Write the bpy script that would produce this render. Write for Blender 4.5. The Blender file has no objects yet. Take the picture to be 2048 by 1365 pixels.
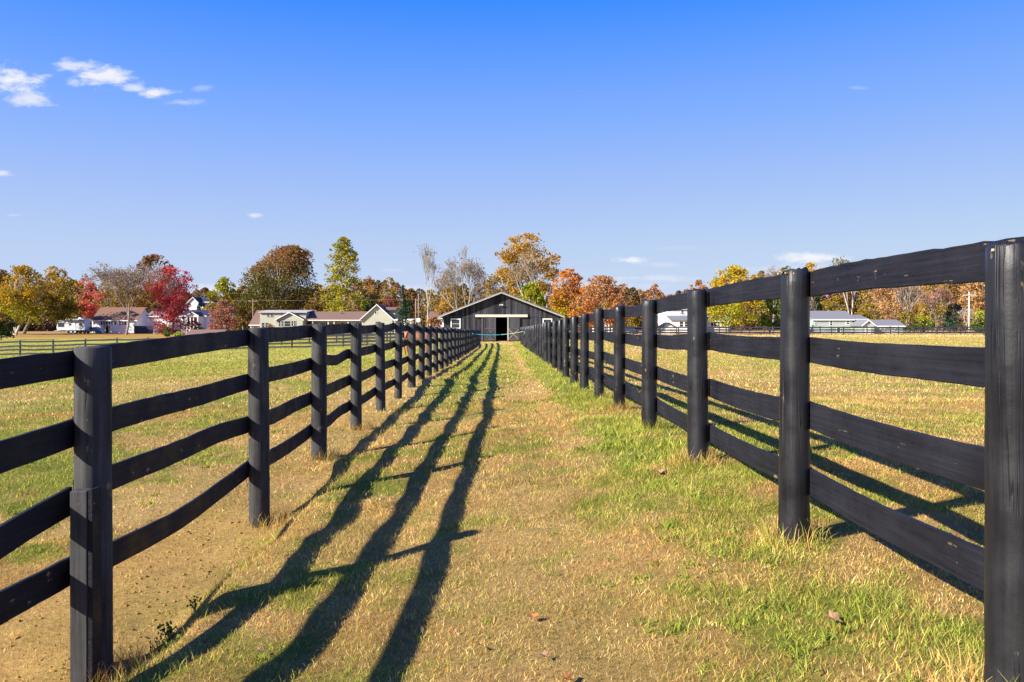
import bpy, bmesh, math, random
import numpy as np
from mathutils import Vector, Matrix

S = bpy.context.scene
COL = S.collection
R = math.radians
FPX, VX, HY, CH = 1640.0, 1005.0, 655.0, 1.35      # focal length in photo pixels, principal point, eye height (m)

def wx(px, Y): return (px - VX) * Y / FPX
def wz(py, Y): return CH + (HY - py) * Y / FPX

# ------------------------------------------------------------------ noise
def hash2(ix, iy, seed):
    ix = ix.astype(np.int64); iy = iy.astype(np.int64)
    h = (ix * 374761393 + iy * 668265263 + seed * 974634223) & 0xFFFFFFFF
    h = ((h ^ (h >> 13)) * 1274126177) & 0xFFFFFFFF
    h = (h ^ (h >> 16)) & 0xFFFFFFFF
    return h / 4294967295.0
def vnoise(x, y, scale, seed=0):
    x = np.asarray(x, float) / scale; y = np.asarray(y, float) / scale
    x, y = x * .8 - y * .6, x * .6 + y * .8
    ix = np.floor(x); iy = np.floor(y); fx = x - ix; fy = y - iy
    fx = fx * fx * (3 - 2 * fx); fy = fy * fy * (3 - 2 * fy)
    a = hash2(ix, iy, seed); b = hash2(ix + 1, iy, seed); c = hash2(ix, iy + 1, seed); d = hash2(ix + 1, iy + 1, seed)
    return (a * (1 - fx) + b * fx) * (1 - fy) + (c * (1 - fx) + d * fx) * fy
def fbm(x, y, scale, seed=0, octv=4):
    t = 0; amp = .5; tot = 0
    for o in range(octv):
        t = t + amp * vnoise(x, y, scale, seed + o * 17); tot += amp; amp *= .55; scale *= .5
    return t / tot
def sstep(a, b, x):
    t = np.clip((np.asarray(x, float) - a) / (b - a), 0, 1); return t * t * (3 - 2 * t)

# ------------------------------------------------------------------ terrain
XL, XR = -2.15, 1.62
LY = [-5, 0, 4.31, 7.27, 9.3, 12, 14.45, 17, 19.4, 21.5, 24.1, 26.3, 28.9, 31.3, 50, 68, 76, 83, 100, 3000]
LZ = [-.47, -.47, -.47, -.42, -.2, -.16, -.12, -.10, -.06, -.03, -.07, -.09, -.13, -.17, -.26, -.33, -.25, -.05, -.05, -.05]
PZ = [-.22, -.20, -.19, -.19, -.17, -.14, -.11, -.09, -.06, -.03, -.07, -.09, -.13, -.17, -.26, -.33, -.25, -.05, -.05, -.05]
RY = [-5, 2.64, 4.6, 6.78, 9.1, 11.45, 13.84, 16.3, 18.3, 30, 50, 70, 76, 83, 100, 3000]
RZ = [.12, .13, .146, .24, .235, .2, .155, .13, .10, .05, -.03, -.1, -.1, -.05, 0, .05]
def zg(x, y):
    x = np.asarray(x, float); y = np.asarray(y, float)
    bl = np.interp(y, LY, LZ); pl = np.interp(y, LY, PZ); br = np.interp(y, RY, RZ)
    edge = -1.66 + .10 * (vnoise(y, y * 0, .7, 5) - .5) + .12 * (vnoise(y, y * 0, 2.0, 6) - .5)
    t = np.clip((x - edge) / (XR - edge), 0, 1)
    z = pl * (1 - t) + br * t
    bank = sstep(edge + .10, edge - .34, x)
    z = z * (1 - bank) + bl * bank
    d = np.maximum(0, -2.4 - x)
    fall = -.018 * np.minimum(d, 48) * (1 - sstep(95, 190, y))
    z = z + fall * sstep(0, 1.5, d)
    far = sstep(0, 6, x - 2.0)
    z = z * (1 - far) + far * (.03 + (z - .03) * .3 + .10 * sstep(30, 105, y))
    z = z + .055 * (fbm(x, y, .95, 3, 2) - .5) * sstep(60, 30, y) + .02 * (vnoise(x, y, .35, 9) - .5) * sstep(40, 15, y)
    soil = np.exp(-((x + 2.7) / .8) ** 2) * sstep(9, 6.5, y)
    z = z + soil * (.05 * (fbm(x, y, .45, 13, 2) - .5) + .035 * (vnoise(x, y, .17, 14) - .5))
    rut = np.exp(-((x - .55) / .35) ** 2) + np.exp(-((x + .75) / .35) ** 2)
    z = z - .03 * rut * sstep(60, 40, y)
    return z
def zgs(x, y): return float(zg(np.array([x]), np.array([y]))[0])

C_TAN = np.array([.56, .37, .12]); C_STRAW = np.array([.70, .52, .23]); C_BROWN = np.array([.40, .22, .068])
C_GREEN = np.array([.26, .275, .045]); C_BRIGHT = np.array([.25, .315, .045]); C_DIRT = np.array([.50, .325, .105])
C_YEL = np.array([.46, .42, .075]); C_LITTER = np.array([.36, .17, .05])
def zones(x, y):
    """greenness 0..1 and bare dirt 0..1 of the turf"""
    x = np.asarray(x, float); y = np.asarray(y, float)
    n1 = fbm(x, y, 1.5, 21); n2 = fbm(x, y, .5, 33, 3); n3 = fbm(x, y * .45, 6, 41)
    n = .5 * n1 + .3 * n2 + .2 * n3
    g = .37 + 1.6 * (n - .5) + .55 * (vnoise(x, y, .22, 61) - .5) * sstep(22, 10, y)
    onpath = sstep(-1.9, -1.6, x) * sstep(1.95, 1.75, x)
    farp = sstep(8, 26, y)
    g = g + onpath * .10 * sstep(.75, 1.15, x) * sstep(5.5, 3.2, y)
    g = g + onpath * ((.22 + .12 * farp) * np.exp(-((x - 1.3) / .42) ** 2) + (.16 * farp - .02) * np.exp(-((x + 1.0) / .6) ** 2)
                      - .16 * np.exp(-((x - .15) / .8) ** 2) * (1 - .9 * farp) + .24 * farp)
    g = g - onpath * .36 * np.exp(-((x - .72) / .17) ** 2) * sstep(6, 10, y)
    g = g - .35 * onpath * sstep(70, 79, y)
    near_r = sstep(3.2, 2.4, x) * sstep(1.6, 1.8, x)
    g = g + .06 * near_r - .12 * sstep(2.3, 3, x) * sstep(14, 6, y)
    lf = sstep(-3.2, -5.5, x)
    g = g + lf * (.12 + .22 * sstep(14, 40, y)) + sstep(2.5, 5, x) * (.10 * sstep(8, 14, y))
    band = np.exp(-((y - (9.3 - .18 * (x + 6))) / 1.0) ** 2) * lf
    g = g + .30 * band
    g = g - .35 * sstep(95, 108, y) * sstep(0, 5, x)
    wear = np.exp(-((x + 2.75) / .85) ** 2) * sstep(26, 14, y)
    g = g - .32 * wear
    dirt = np.exp(-((x + 2.55) / .75) ** 2) * sstep(8.6, 6.6, y) * (.62 + 1.1 * (n1 - .5)) * sstep(-1.6, -1.85, x)
    dirt = dirt + .4 * np.exp(-((x + 3.4) / .9) ** 2) * sstep(6.5, 4.5, y)
    dirt = np.clip(dirt * 1.6, 0, 1) * (x < -1.75)
    return np.clip(g, 0, 1), dirt
def turf_colour(x, y):
    g, d = zones(x, y)
    q = vnoise(x, y, .9, 77)[:, None]
    dry = C_TAN * (1 - q) + C_STRAW * .55 * q + C_BROWN * .45 * q
    r = fbm(x, y, 2.2, 55)[:, None]
    dry = dry * (1 - .5 * sstep(.5, .7, r)) + C_BROWN * .5 * sstep(.5, .7, r)
    far = sstep(14, 50, y)[:, None]
    green = C_GREEN * (1 - .5 * far) + C_YEL * .5 * far
    gg = sstep(.25, .75, g)[:, None]
    c = dry * (1 - gg) + green * gg
    c = c * (1 - d[:, None]) + C_DIRT * d[:, None]
    lit = (sstep(128, 150, y) * sstep(-22, -30, x))[:, None] * (.55 + .45 * sstep(.4, .6, fbm(x, y, 6, 90)))[:, None]
    c = c * (1 - lit) + C_LITTER * lit
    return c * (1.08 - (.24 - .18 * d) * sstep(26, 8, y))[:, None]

# ------------------------------------------------------------------ object helpers
def mesh_np(name, verts, faces, mat, parent=None, col=None, smooth=False):
    """verts (n,3); faces list of index arrays each (m,k)"""
    verts = np.asarray(verts, np.float32)
    if parent is not None: verts = verts - np.array(parent.location, np.float32)
    me = bpy.data.meshes.new(name)
    me.vertices.add(len(verts)); me.vertices.foreach_set("co", verts.ravel())
    loops = np.concatenate([f.ravel() for f in faces]).astype(np.int32)
    tot = np.concatenate([np.full(len(f), f.shape[1]) for f in faces]).astype(np.int32)
    st = np.concatenate([[0], np.cumsum(tot)[:-1]]).astype(np.int32)
    me.loops.add(len(loops)); me.loops.foreach_set("vertex_index", loops)
    me.polygons.add(len(tot)); me.polygons.foreach_set("loop_start", st); me.polygons.foreach_set("loop_total", tot)
    if smooth: me.polygons.foreach_set("use_smooth", np.ones(len(tot), bool))
    if col is not None:
        a = me.color_attributes.new("Col", 'FLOAT_COLOR', 'POINT')
        c = np.ones((len(verts), 4), np.float32); c[:, :3] = col
        a.data.foreach_set("color", c.ravel())
    me.update(calc_edges=True)
    me.materials.append(mat)
    o = bpy.data.objects.new(name, me); COL.objects.link(o)
    if parent is not None: o.parent = parent
    return o
def tag(o, label=None, cat=None, group=None, kind=None):
    if label: o['label'] = label
    if cat: o['category'] = cat
    if group: o['group'] = group
    if kind: o['kind'] = kind
    return o
def thing(name, label, cat, loc, group=None):
    o = bpy.data.objects.new(name, None); COL.objects.link(o); o.location = loc
    o.empty_display_size = .2
    return tag(o, label, cat, group)

class MB:
    def __init__(s): s.v = []; s.f = []
    def add(s, vs, fs):
        b = len(s.v); s.v += [tuple(p) for p in vs]; s.f += [tuple(i + b for i in f) for f in fs]
    def box(s, x0, x1, y0, y1, z0, z1):
        s.add([(x0, y0, z0), (x1, y0, z0), (x1, y1, z0), (x0, y1, z0), (x0, y0, z1), (x1, y0, z1), (x1, y1, z1), (x0, y1, z1)],
              [(0, 3, 2, 1), (4, 5, 6, 7), (0, 1, 5, 4), (1, 2, 6, 5), (2, 3, 7, 6), (3, 0, 4, 7)]); return s
    def ext(s, poly, vec):
        n = len(poly); vec = Vector(vec); a = [Vector(p) for p in poly]; b = [p + vec for p in a]
        nrm = Vector((0, 0, 0))
        for i in range(n):
            p, q = a[i], a[(i + 1) % n]; nrm += p.cross(q)
        if nrm.dot(vec) > 0: a.reverse(); b.reverse()
        s.add(a + b, [tuple(range(n)), tuple(range(2 * n - 1, n - 1, -1))] + [(i, i + n, (i + 1) % n + n, (i + 1) % n) for i in range(n)]); return s
    def bar(s, p, q, w, h, up=(0, 0, 1)):
        p = Vector(p); q = Vector(q); d = (q - p).normalized(); u = Vector(up); sd = d.cross(u).normalized() * w / 2; uu = sd.cross(d).normalized() * h / 2
        poly = [p - sd - uu, p + sd - uu, p + sd + uu, p - sd + uu]
        return s.ext(poly, q - p)
    def tube(s, pts, rad, n=8, cap=True):
        rings = []
        for i, p in enumerate(pts):
            p = Vector(p); a = Vector(pts[max(i - 1, 0)]); b = Vector(pts[min(i + 1, len(pts) - 1)])
            d = (b - a).normalized(); u = Vector((0, 0, 1)) if abs(d.z) < .9 else Vector((1, 0, 0))
            x = d.cross(u).normalized(); y = d.cross(x).normalized()
            r = rad[i] if hasattr(rad, '__len__') else rad
            rings.append([p + (x * math.cos(2 * math.pi * k / n) + y * math.sin(2 * math.pi * k / n)) * r for k in range(n)])
        vs = [v for r in rings for v in r]; fs = []
        for i in range(len(rings) - 1):
            for k in range(n):
                fs.append((i * n + k, i * n + (k + 1) % n, (i + 1) * n + (k + 1) % n, (i + 1) * n + k))
        if cap: fs += [tuple(range(n - 1, -1, -1)), tuple(range((len(rings) - 1) * n, len(rings) * n))]
        s.add(vs, fs); return s
    def build(s, name, mat, parent=None, smooth=False, bevel=0):
        me = bpy.data.meshes.new(name)
        off = Vector(parent.location) if parent is not None else Vector((0, 0, 0))
        pp = parent.parent if parent is not None else None
        if pp is not None: off = off + Vector(pp.location)
        me.from_pydata([tuple(Vector(p) - off) for p in s.v], [], s.f)
        bm = bmesh.new(); bm.from_mesh(me); bmesh.ops.recalc_face_normals(bm, faces=bm.faces[:])
        if bevel: bmesh.ops.bevel(bm, geom=bm.edges[:], offset=bevel, segments=1, affect='EDGES')
        bm.to_mesh(me); bm.free()
        if smooth: me.polygons.foreach_set("use_smooth", [True] * len(me.polygons))
        me.materials.append(mat)
        o = bpy.data.objects.new(name, me); COL.objects.link(o)
        if parent is not None: o.parent = parent
        return o

# ------------------------------------------------------------------ materials
def newmat(name):
    m = bpy.data.materials.new(name); m.use_nodes = True
    nt = m.node_tree; b = nt.nodes['Principled BSDF']; return m, nt, b
def nn(nt, typ, **kw):
    n = nt.nodes.new(typ)
    for k, v in kw.items(): setattr(n, k, v)
    return n
def ramp(nt, fac, stops):
    r = nn(nt, 'ShaderNodeValToRGB'); e = r.color_ramp.elements
    while len(e) < len(stops): e.new(.5)
    for i, (p, c) in enumerate(stops): e[i].position = p; e[i].color = (*c, 1) if len(c) == 3 else c
    nt.links.new(fac, r.inputs[0]); return r.outputs[0]
def noise(nt, vec, scale, detail=4, rough=.55, stretch=None):
    if stretch is not None:
        mp = nn(nt, 'ShaderNodeMapping'); mp.inputs['Scale'].default_value = stretch; nt.links.new(vec, mp.inputs[0]); vec = mp.outputs[0]
    n = nn(nt, 'ShaderNodeTexNoise'); n.inputs['Scale'].default_value = scale; n.inputs['Detail'].default_value = detail
    n.inputs['Roughness'].default_value = rough; nt.links.new(vec, n.inputs['Vector']); return n.outputs[0]
def mixc(nt, fac, a, b, mode='MIX'):
    m = nn(nt, 'ShaderNodeMix', data_type='RGBA', blend_type=mode)
    for s_, v in ((0, fac), (6, a), (7, b)):
        if hasattr(v, 'is_output'): nt.links.new(v, m.inputs[s_])
        elif s_ == 0: m.inputs[0].default_value = v
        else: m.inputs[s_].default_value = (*v, 1)
    return m.outputs[2]
def bump(nt, b, h, strength, dist=.01):
    bp = nn(nt, 'ShaderNodeBump'); bp.inputs['Strength'].default_value = strength; bp.inputs['Distance'].default_value = dist
    nt.links.new(h, bp.inputs['Height']); nt.links.new(bp.outputs[0], b.inputs['Normal'])
def simple(name, c, rough=.7, var=.25, scale=3, spec=.3, stretch=None):
    m, nt, b = newmat(name)
    tc = nn(nt, 'ShaderNodeTexCoord').outputs['Object']
    f = noise(nt, tc, scale, 5, .6, stretch)
    lo = tuple(x * (1 - var) for x in c); hi = tuple(min(1, x * (1 + var)) for x in c)
    nt.links.new(ramp(nt, f, [(.3, lo), (.7, hi)]), b.inputs['Base Color'])
    b.inputs['Roughness'].default_value = rough; b.inputs['Specular IOR Level'].default_value = spec
    return m
def black_wood(name, grain, c0=(.010, .010, .015), c1=(.034, .034, .045), rough=(.36, .62), worn=.66, spec=.5):
    """black fence paint over sawn timber, worn to bare wood in specks"""
    m, nt, b = newmat(name); L = nt.links
    geo = nn(nt, 'ShaderNodeNewGeometry').outputs['Position']
    g = noise(nt, geo, 1, 5, .6, grain)
    big = noise(nt, geo, 3.1, 4, .6)
    c = ramp(nt, mixc(nt, .45, g, big), [(.34, c0), (.66, c1)])
    w = noise(nt, geo, 1, 3, .7, tuple(.45 * q for q in grain))
    w2 = noise(nt, geo, 9, 3, .6)
    ww = nn(nt, 'ShaderNodeMath', operation='MULTIPLY'); L.new(w, ww.inputs[0]); L.new(w2, ww.inputs[1])
    spot = ramp(nt, ww.outputs[0], [(worn * .62, (0, 0, 0)), (worn * .62 + .05, (1, 1, 1))])
    c = mixc(nt, spot, c, (.20, .15, .09))
    hgt = mixc(nt, .35, g, noise(nt, geo, 45, 4, .7))
    if grain[2] < 5:
        cr = ramp(nt, noise(nt, geo, 1, 2, .5, (26, 26, .55)), [(.482, (1, 1, 1)), (.497, (0, 0, 0)), (.503, (0, 0, 0)), (.518, (1, 1, 1))])
        gate = ramp(nt, noise(nt, geo, 2.3, 2, .5), [(.5, (1, 1, 1)), (.58, (0, 0, 0))])
        cr = mixc(nt, gate, cr, (1, 1, 1)); c = mixc(nt, 1, c, mixc(nt, .25, cr, (1, 1, 1)), 'MULTIPLY'); hgt = mixc(nt, .5, hgt, cr)
    L.new(c, b.inputs['Base Color'])
    L.new(ramp(nt, big, [(.35, (rough[0],) * 3), (.65, (rough[1],) * 3)]), b.inputs['Roughness'])
    b.inputs['Specular IOR Level'].default_value = spec
    bump(nt, b, hgt, .45 if grain[2] < 5 else .6, .012)
    return m
M = {}
M['board'] = black_wood('black_board', (38, 1.6, 55), (.005, .005, .008), (.019, .019, .027), (.5, .8), .625, .2)
M['greypost'] = black_wood('weathered_black_post', (42, 42, 2.2), (.020, .020, .020), (.082, .082, .083), (.6, .85), .60, .15)
M['post'] = black_wood('black_post', (42, 42, 2.2), (.006, .006, .008), (.019, .019, .024), (.26, .62), .63, .42)
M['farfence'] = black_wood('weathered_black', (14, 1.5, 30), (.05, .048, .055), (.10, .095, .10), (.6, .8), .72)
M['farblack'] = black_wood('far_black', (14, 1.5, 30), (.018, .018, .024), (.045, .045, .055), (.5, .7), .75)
M['bare'] = simple('bare_wood', (.42, .30, .16), .8, .4, 40, .2, (1, 1, .3))

m, nt, b = newmat('turf')
vc = nn(nt, 'ShaderNodeVertexColor', layer_name='Col').outputs[0]
geo = nn(nt, 'ShaderNodeNewGeometry').outputs['Position']
f1 = noise(nt, geo, 26, 5, .75, (1, 1, .2)); f2 = noise(nt, geo, 160, 4, .7); f3 = noise(nt, geo, .6, 4, .65)
k = mixc(nt, .5, f1, f2)
sp = ramp(nt, k, [(.33, (.42, .40, .36)), (.5, (1, 1, 1)), (.68, (1.55, 1.5, 1.4))])
c = mixc(nt, 1.0, vc, sp, 'MULTIPLY')
c = mixc(nt, .55, c, mixc(nt, 1.0, c, ramp(nt, f3, [(.35, (.7, .8, .6)), (.65, (1.25, 1.15, 1.2))]), 'MULTIPLY'))
nt.links.new(c, b.inputs['Base Color']); b.inputs['Roughness'].default_value = .95; b.inputs['Specular IOR Level'].default_value = .1
bump(nt, b, k, .9, .05)
M['turf'] = m

def leafmat(name, trans=.3, rough=.6):
    m = bpy.data.materials.new(name); m.use_nodes = True; nt = m.node_tree; nt.nodes.clear()
    out = nn(nt, 'ShaderNodeOutputMaterial'); vc = nn(nt, 'ShaderNodeVertexColor', layer_name='Col').outputs[0]
    d = nn(nt, 'ShaderNodeBsdfDiffuse'); t = nn(nt, 'ShaderNodeBsdfTranslucent'); mx = nn(nt, 'ShaderNodeMixShader')
    nt.links.new(vc, d.inputs[0]); nt.links.new(vc, t.inputs[0]); mx.inputs[0].default_value = trans
    nt.links.new(d.outputs[0], mx.inputs[1]); nt.links.new(t.outputs[0], mx.inputs[2]); nt.links.new(mx.outputs[0], out.inputs[0])
    return m
M['leaf'] = leafmat('foliage'); M['blade'] = leafmat('grass_blades', .22)
M['bark'] = simple('bark', (.17, .14, .12), .9, .4, 6, .1, (1, 1, .3))
M['palebark'] = simple('pale_bark', (.46, .43, .39), .85, .35, 5, .1)
M['greybark'] = simple('grey_bark', (.30, .26, .23), .9, .35, 6, .1)
M['white'] = simple('white_paint', (.72, .71, .69), .6, .06, 2)
M['cream'] = simple('cream_paint', (.62, .58, .46), .7, .08, 2)
M['oldwhite'] = simple('weathered_white_paint', (.42, .41, .39), .7, .25, 9, .2)
M['glass'] = simple('window_glass', (.03, .04, .05), .08, .3, 1, .6)
M['greyroof'] = simple('grey_shingles', (.19, .19, .205), .9, .14, 12, .1)
M['slate'] = simple('dark_blue_shingles', (.035, .04, .07), .8, .25, 10, .2)
M['brownroof'] = simple('red_brown_shingles', (.20, .125, .10), .9, .14, 10, .1)
M['tanroof'] = simple('brown_shingles', (.20, .115, .08), .9, .2, 10, .1)
M['metal'] = simple('galvanised_metal', (.45, .46, .48), .35, .15, 5, .5)
M['brace'] = simple('weathered_brace', (.24, .18, .12), .85, .4, 9, .1)
M['barnfloor'] = simple('barn_boards_inside', (.50, .36, .25), .95, .3, 3, .05)
M['dark'] = simple('dark_parts_porch_shade', (.030, .024, .020), .95, .3, 3, .05)
M['rubber'] = simple('tyre_rubber', (.02, .02, .022), .8, .2, 9, .2)
M['carblue'] = simple('blue_car_paint', (.05, .16, .32), .25, .05, 2, .6)
M['carwhite'] = simple('white_car_paint', (.55, .57, .60), .25, .05, 2, .6)
M['pole'] = simple('pole_wood', (.30, .20, .14), .9, .25, 8, .1, (1, 1, .1))
M['palepole'] = simple('pale_pole_wood', (.55, .50, .45), .9, .2, 8, .1, (1, 1, .1))
M['concrete'] = simple('driveway_concrete', (.42, .40, .38), .9, .12, 1.5, .1)
M['brick'] = simple('red_brick', (.36, .18, .12), .9, .25, 12, .1)
M['teal'] = simple('teal_rope_fibre', (.02, .24, .32), .7, .3, 20, .2)
M['palerope'] = simple('pale_green_rope_fibre', (.30, .48, .40), .8, .25, 20, .2)
M['horse'] = simple('chestnut_coat', (.30, .11, .055), .5, .2, 3, .4)
M['mane'] = simple('dark_horsehair', (.035, .018, .012), .6, .3, 14, .3)
def siding(name, c, pitch, axis, depth=.25, groove=.35, spec=.3):
    m, nt, b = newmat(name); L = nt.links
    tc = nn(nt, 'ShaderNodeTexCoord').outputs['Object']
    sx = nn(nt, 'ShaderNodeSeparateXYZ'); L.new(tc, sx.inputs[0])
    a = nn(nt, 'ShaderNodeMath', operation='DIVIDE'); L.new(sx.outputs[axis], a.inputs[0]); a.inputs[1].default_value = pitch
    fr = nn(nt, 'ShaderNodeMath', operation='FRACT'); L.new(a.outputs[0], fr.inputs[0])
    fl = nn(nt, 'ShaderNodeMath', operation='FLOOR'); L.new(a.outputs[0], fl.inputs[0])
    wn = nn(nt, 'ShaderNodeTexWhiteNoise', noise_dimensions='1D'); L.new(fl.outputs[0], wn.inputs['W'])
    f = noise(nt, tc, 5, 5, .65, (1, 1, .25) if axis == 0 else (.25, .25, 1))
    k = mixc(nt, .45, f, wn.outputs[0])
    lo = tuple(x * (1 - depth) for x in c); hi = tuple(min(1, x * (1 + depth)) for x in c)
    cc = ramp(nt, k, [(.3, lo), (.7, hi)])
    gr = ramp(nt, fr.outputs[0], [(0, (groove,) * 3), (.10, (1, 1, 1))])
    L.new(mixc(nt, 1, cc, gr, 'MULTIPLY'), b.inputs['Base Color']); b.inputs['Roughness'].default_value = .7; b.inputs['Specular IOR Level'].default_value = spec
    bump(nt, b, gr, .6, .02)
    return m
M['barnwall'] = siding('black_barn_boards', (.040, .040, .049), .22, 0, .6, .3, .12)
M['barndoor'] = siding('barn_door_boards', (.062, .062, .070), .16, 0, .4, .5, .1)
M['sage'] = siding('sage_lap_siding', (.41, .41, .33), .25, 2, .05, .75)
M['palegreen'] = siding('pale_green_lap_siding', (.33, .40, .36), .25, 2, .05, .75)
M['whiteside'] = siding('white_lap_siding', (.68, .68, .70), .25, 2, .03, .8)

# ------------------------------------------------------------------ ground, one sheet
def lines(segs):
    out = []
    for a, b_, st in segs: out += list(np.arange(a, b_, st))
    return np.array(out)
def grow(start, end, st, k):
    o = [start]
    while o[-1] < end: o.append(o[-1] + st); st *= k
    return np.array(o)
gx = np.concatenate([-grow(9, 2500, .15, 1.11)[::-1], np.arange(-8.9, 8.95, .09), grow(9, 2500, .15, 1.11)])
gy = np.concatenate([-grow(2, 300, .5, 1.4)[::-1], np.arange(-1.5, 1.9, .3), np.arange(2, 14, .08), grow(14, 4000, .09, 1.022)])
GX, GY = np.meshgrid(gx, gy); gxr = GX.ravel(); gyr = GY.ravel()
GV = np.stack([gxr, gyr, zg(gxr, gyr)], 1)
nx_, ny_ = len(gx), len(gy)
ii = (np.arange(ny_ - 1)[:, None] * nx_ + np.arange(nx_ - 1)[None, :]).ravel()
GF = np.stack([ii, ii + 1, ii + nx_ + 1, ii + nx_], 1)
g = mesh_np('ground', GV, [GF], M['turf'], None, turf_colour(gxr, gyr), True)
tag(g, kind='structure')

# driveway / road strips far off, each laid just above the ground
def strip(name, pts, w, mat):
    v = []; f = []
    P = []
    for i in range(len(pts) - 1):
        for t in np.linspace(0, 1, 30, endpoint=(i == len(pts) - 2)): P.append(Vector(pts[i]).lerp(Vector(pts[i + 1]), t))
    for i, p in enumerate(P):
        d = (P[min(i + 1, len(P) - 1)] - P[max(i - 1, 0)]).normalized(); n = Vector((-d.y, d.x)) * w / 2
        for s_ in (-1, -.5, 0, .5, 1):
            q = p + n * s_; v.append((q.x, q.y, zgs(q.x, q.y) + .05))
    for i in range(len(P) - 1):
        for k_ in range(4): f.append((i * 5 + k_, i * 5 + k_ + 1, i * 5 + k_ + 6, i * 5 + k_ + 5))
    o = mesh_np(name, v, [np.array(f)], mat); return tag(o, kind='structure')
strip('driveway', [(-150, 183), (-96, 183)], 7, M['concrete'])
strip('road', [(20, 136), (120, 136)], 6, M['concrete'])

# ------------------------------------------------------------------ grass (uncountable: one object)
def blades(rng, n, xr, yr, dens_fn, hmin, hmax, wmin, wmax, lean):
    x = rng.uniform(*xr, n) if not callable(xr) else xr(rng, n)
    y = rng.uniform(*yr, n)
    return x, y
def make_grass():
    rng = np.random.default_rng(7)
    V = []; C = []; base = 0; T = []
    def emit(x, y, h, w, lean, col, tip=1.15):
        n = len(x); z = zg(x, y) - .004
        a = rng.uniform(0, 2 * np.pi, n); la = rng.uniform(0, 2 * np.pi, n)
        ln = h * lean * rng.uniform(.3, 1.2, n)
        dx = np.cos(la) * ln; dy = np.sin(la) * ln
        px_ = np.cos(a) * w / 2; py_ = np.sin(a) * w / 2
        hz = np.sqrt(np.maximum(h * h - (ln * .8) ** 2, (h * .22) ** 2))
        v0 = np.stack([x - px_, y - py_, z], 1); v1 = np.stack([x + px_, y + py_, z], 1)
        v2 = np.stack([x + px_ * .7 + dx * .42, y + py_ * .7 + dy * .42, z + hz * .62], 1)
        v3 = np.stack([x - px_ * .7 + dx * .42, y - py_ * .7 + dy * .42, z + hz * .62], 1)
        v4 = np.stack([x + dx, y + dy, z + hz], 1)
        v = np.stack([v0, v1, v2, v3, v4], 1).reshape(-1, 3)
        c = np.repeat(col, 5, 0)
        V.append(v); C.append(c)
    def colours(x, y, bright=1.0):
        n = len(x); g_, d_ = zones(x, y)
        gp = sstep(.2, .9, g_) * .80 + .11
        isg = rng.random(n) < gp
        q = rng.random((n, 1)); q2 = rng.random((n, 1))
        dry = np.where(q < .38, C_TAN, np.where(q < .62, C_STRAW, C_BROWN)) * (.55 + .8 * q2)
        grn = np.where(q < .55, C_GREEN, np.where(q < .75, C_BRIGHT, C_YEL)) * (.6 + .7 * q2)
        mott = (.78 + .66 * vnoise(x, y, .13, 81)) * (.84 + .4 * vnoise(x, y, .55, 83))
        rust = sstep(.52, .72, fbm(x, y, .9, 85, 3))[:, None] * .5
        dry = dry * (1 - rust) + dry * np.array([.92, .72, .55]) * rust
        return np.where(isg[:, None], grn, dry) * mott[:, None], isg, d_
    def field(n, y0, y1, hmul, wmul, lean, hb=(.025, .06)):
        y = np.sqrt(rng.random(n) * (y1 ** 2 - y0 ** 2) + y0 ** 2)
        half = .72 * y + 1.0
        x = rng.uniform(-1, 1, n) * half
        c, isg, d_ = colours(x, y)
        keep = rng.random(n) > d_ * .78
        x, y, c, isg = x[keep], y[keep], c[keep], isg[keep]
        n = len(x)
        g_, _ = zones(x, y)
        strip_ = np.exp(-((x - 1.5) / .42) ** 2) * sstep(1.95, 1.7, x)
        h = rng.uniform(hb[0], hb[1], n) * hmul * (1 + .35 * isg) * (1 + .25 * strip_ * rng.random(n)) * (.7 + .6 * vnoise(x, y, .3, 71))
        w = rng.uniform(.0022, .0042, n) * wmul
        emit(x, y, h, w, lean * (1.15 - .2 * strip_), c)
    field(340000, 2.3, 7, .64, .9, 1.08)
    field(230000, 6.5, 15, .9, 1.6, .98)
    field(170000, 14, 42, 1.2, 4.5, .9)
    field(90000, 38, 110, 1.6, 12, .8)
    # long wisps of seeding grass on the edges of the lane and by the posts
    n = 3000
    y = rng.uniform(2.3, 16, n); side = rng.random(n) < .6
    x = np.where(side, 1.5 + rng.normal(0, .16, n), -1.72 + rng.normal(0, .14, n))
    c, isg, d_ = colours(x, y)
    emit(x, y, rng.uniform(.04, .11, n), rng.uniform(.002, .004, n), np.full(n, .85), c)
    # clumps round the foot of every post
    for py_, px_ in [(2.64, 1.62), (4.6, 1.62), (6.78, 1.62), (9.1, 1.62), (11.45, 1.62), (13.84, 1.62), (4.31, -2.05), (7.27, -2.05), (9.61, -2.1), (12.03, -2.1)]:
        n = 420; a = rng.uniform(0, 6.28, n); r_ = .09 + np.abs(rng.normal(0, .07, n))
        x = px_ + np.cos(a) * r_; y = py_ + np.sin(a) * r_
        c, isg, d_ = colours(x, y)
        emit(x, y, rng.uniform(.05, .17, n), rng.uniform(.0022, .0045, n), np.full(n, .75), c)
    # rosettes of broad-leaved weeds and crabgrass
    spots = []
    for _ in range(230):
        yy = 2.35 + 7 * rng.random() ** 1.5; xx = 1.2 + rng.normal(0, .28)
        if xx < 1.6: spots.append((xx, yy, rng.uniform(.35, .9)))
    for _ in range(40): spots.append((rng.uniform(-1.6, .7), rng.uniform(2.6, 9), .55))
    for _ in range(60): spots.append((rng.uniform(-7, -3.2), rng.uniform(5, 12), .9))
    for _ in range(30): spots.append((rng.uniform(2, 3.2), rng.uniform(3, 9), .8))
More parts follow.
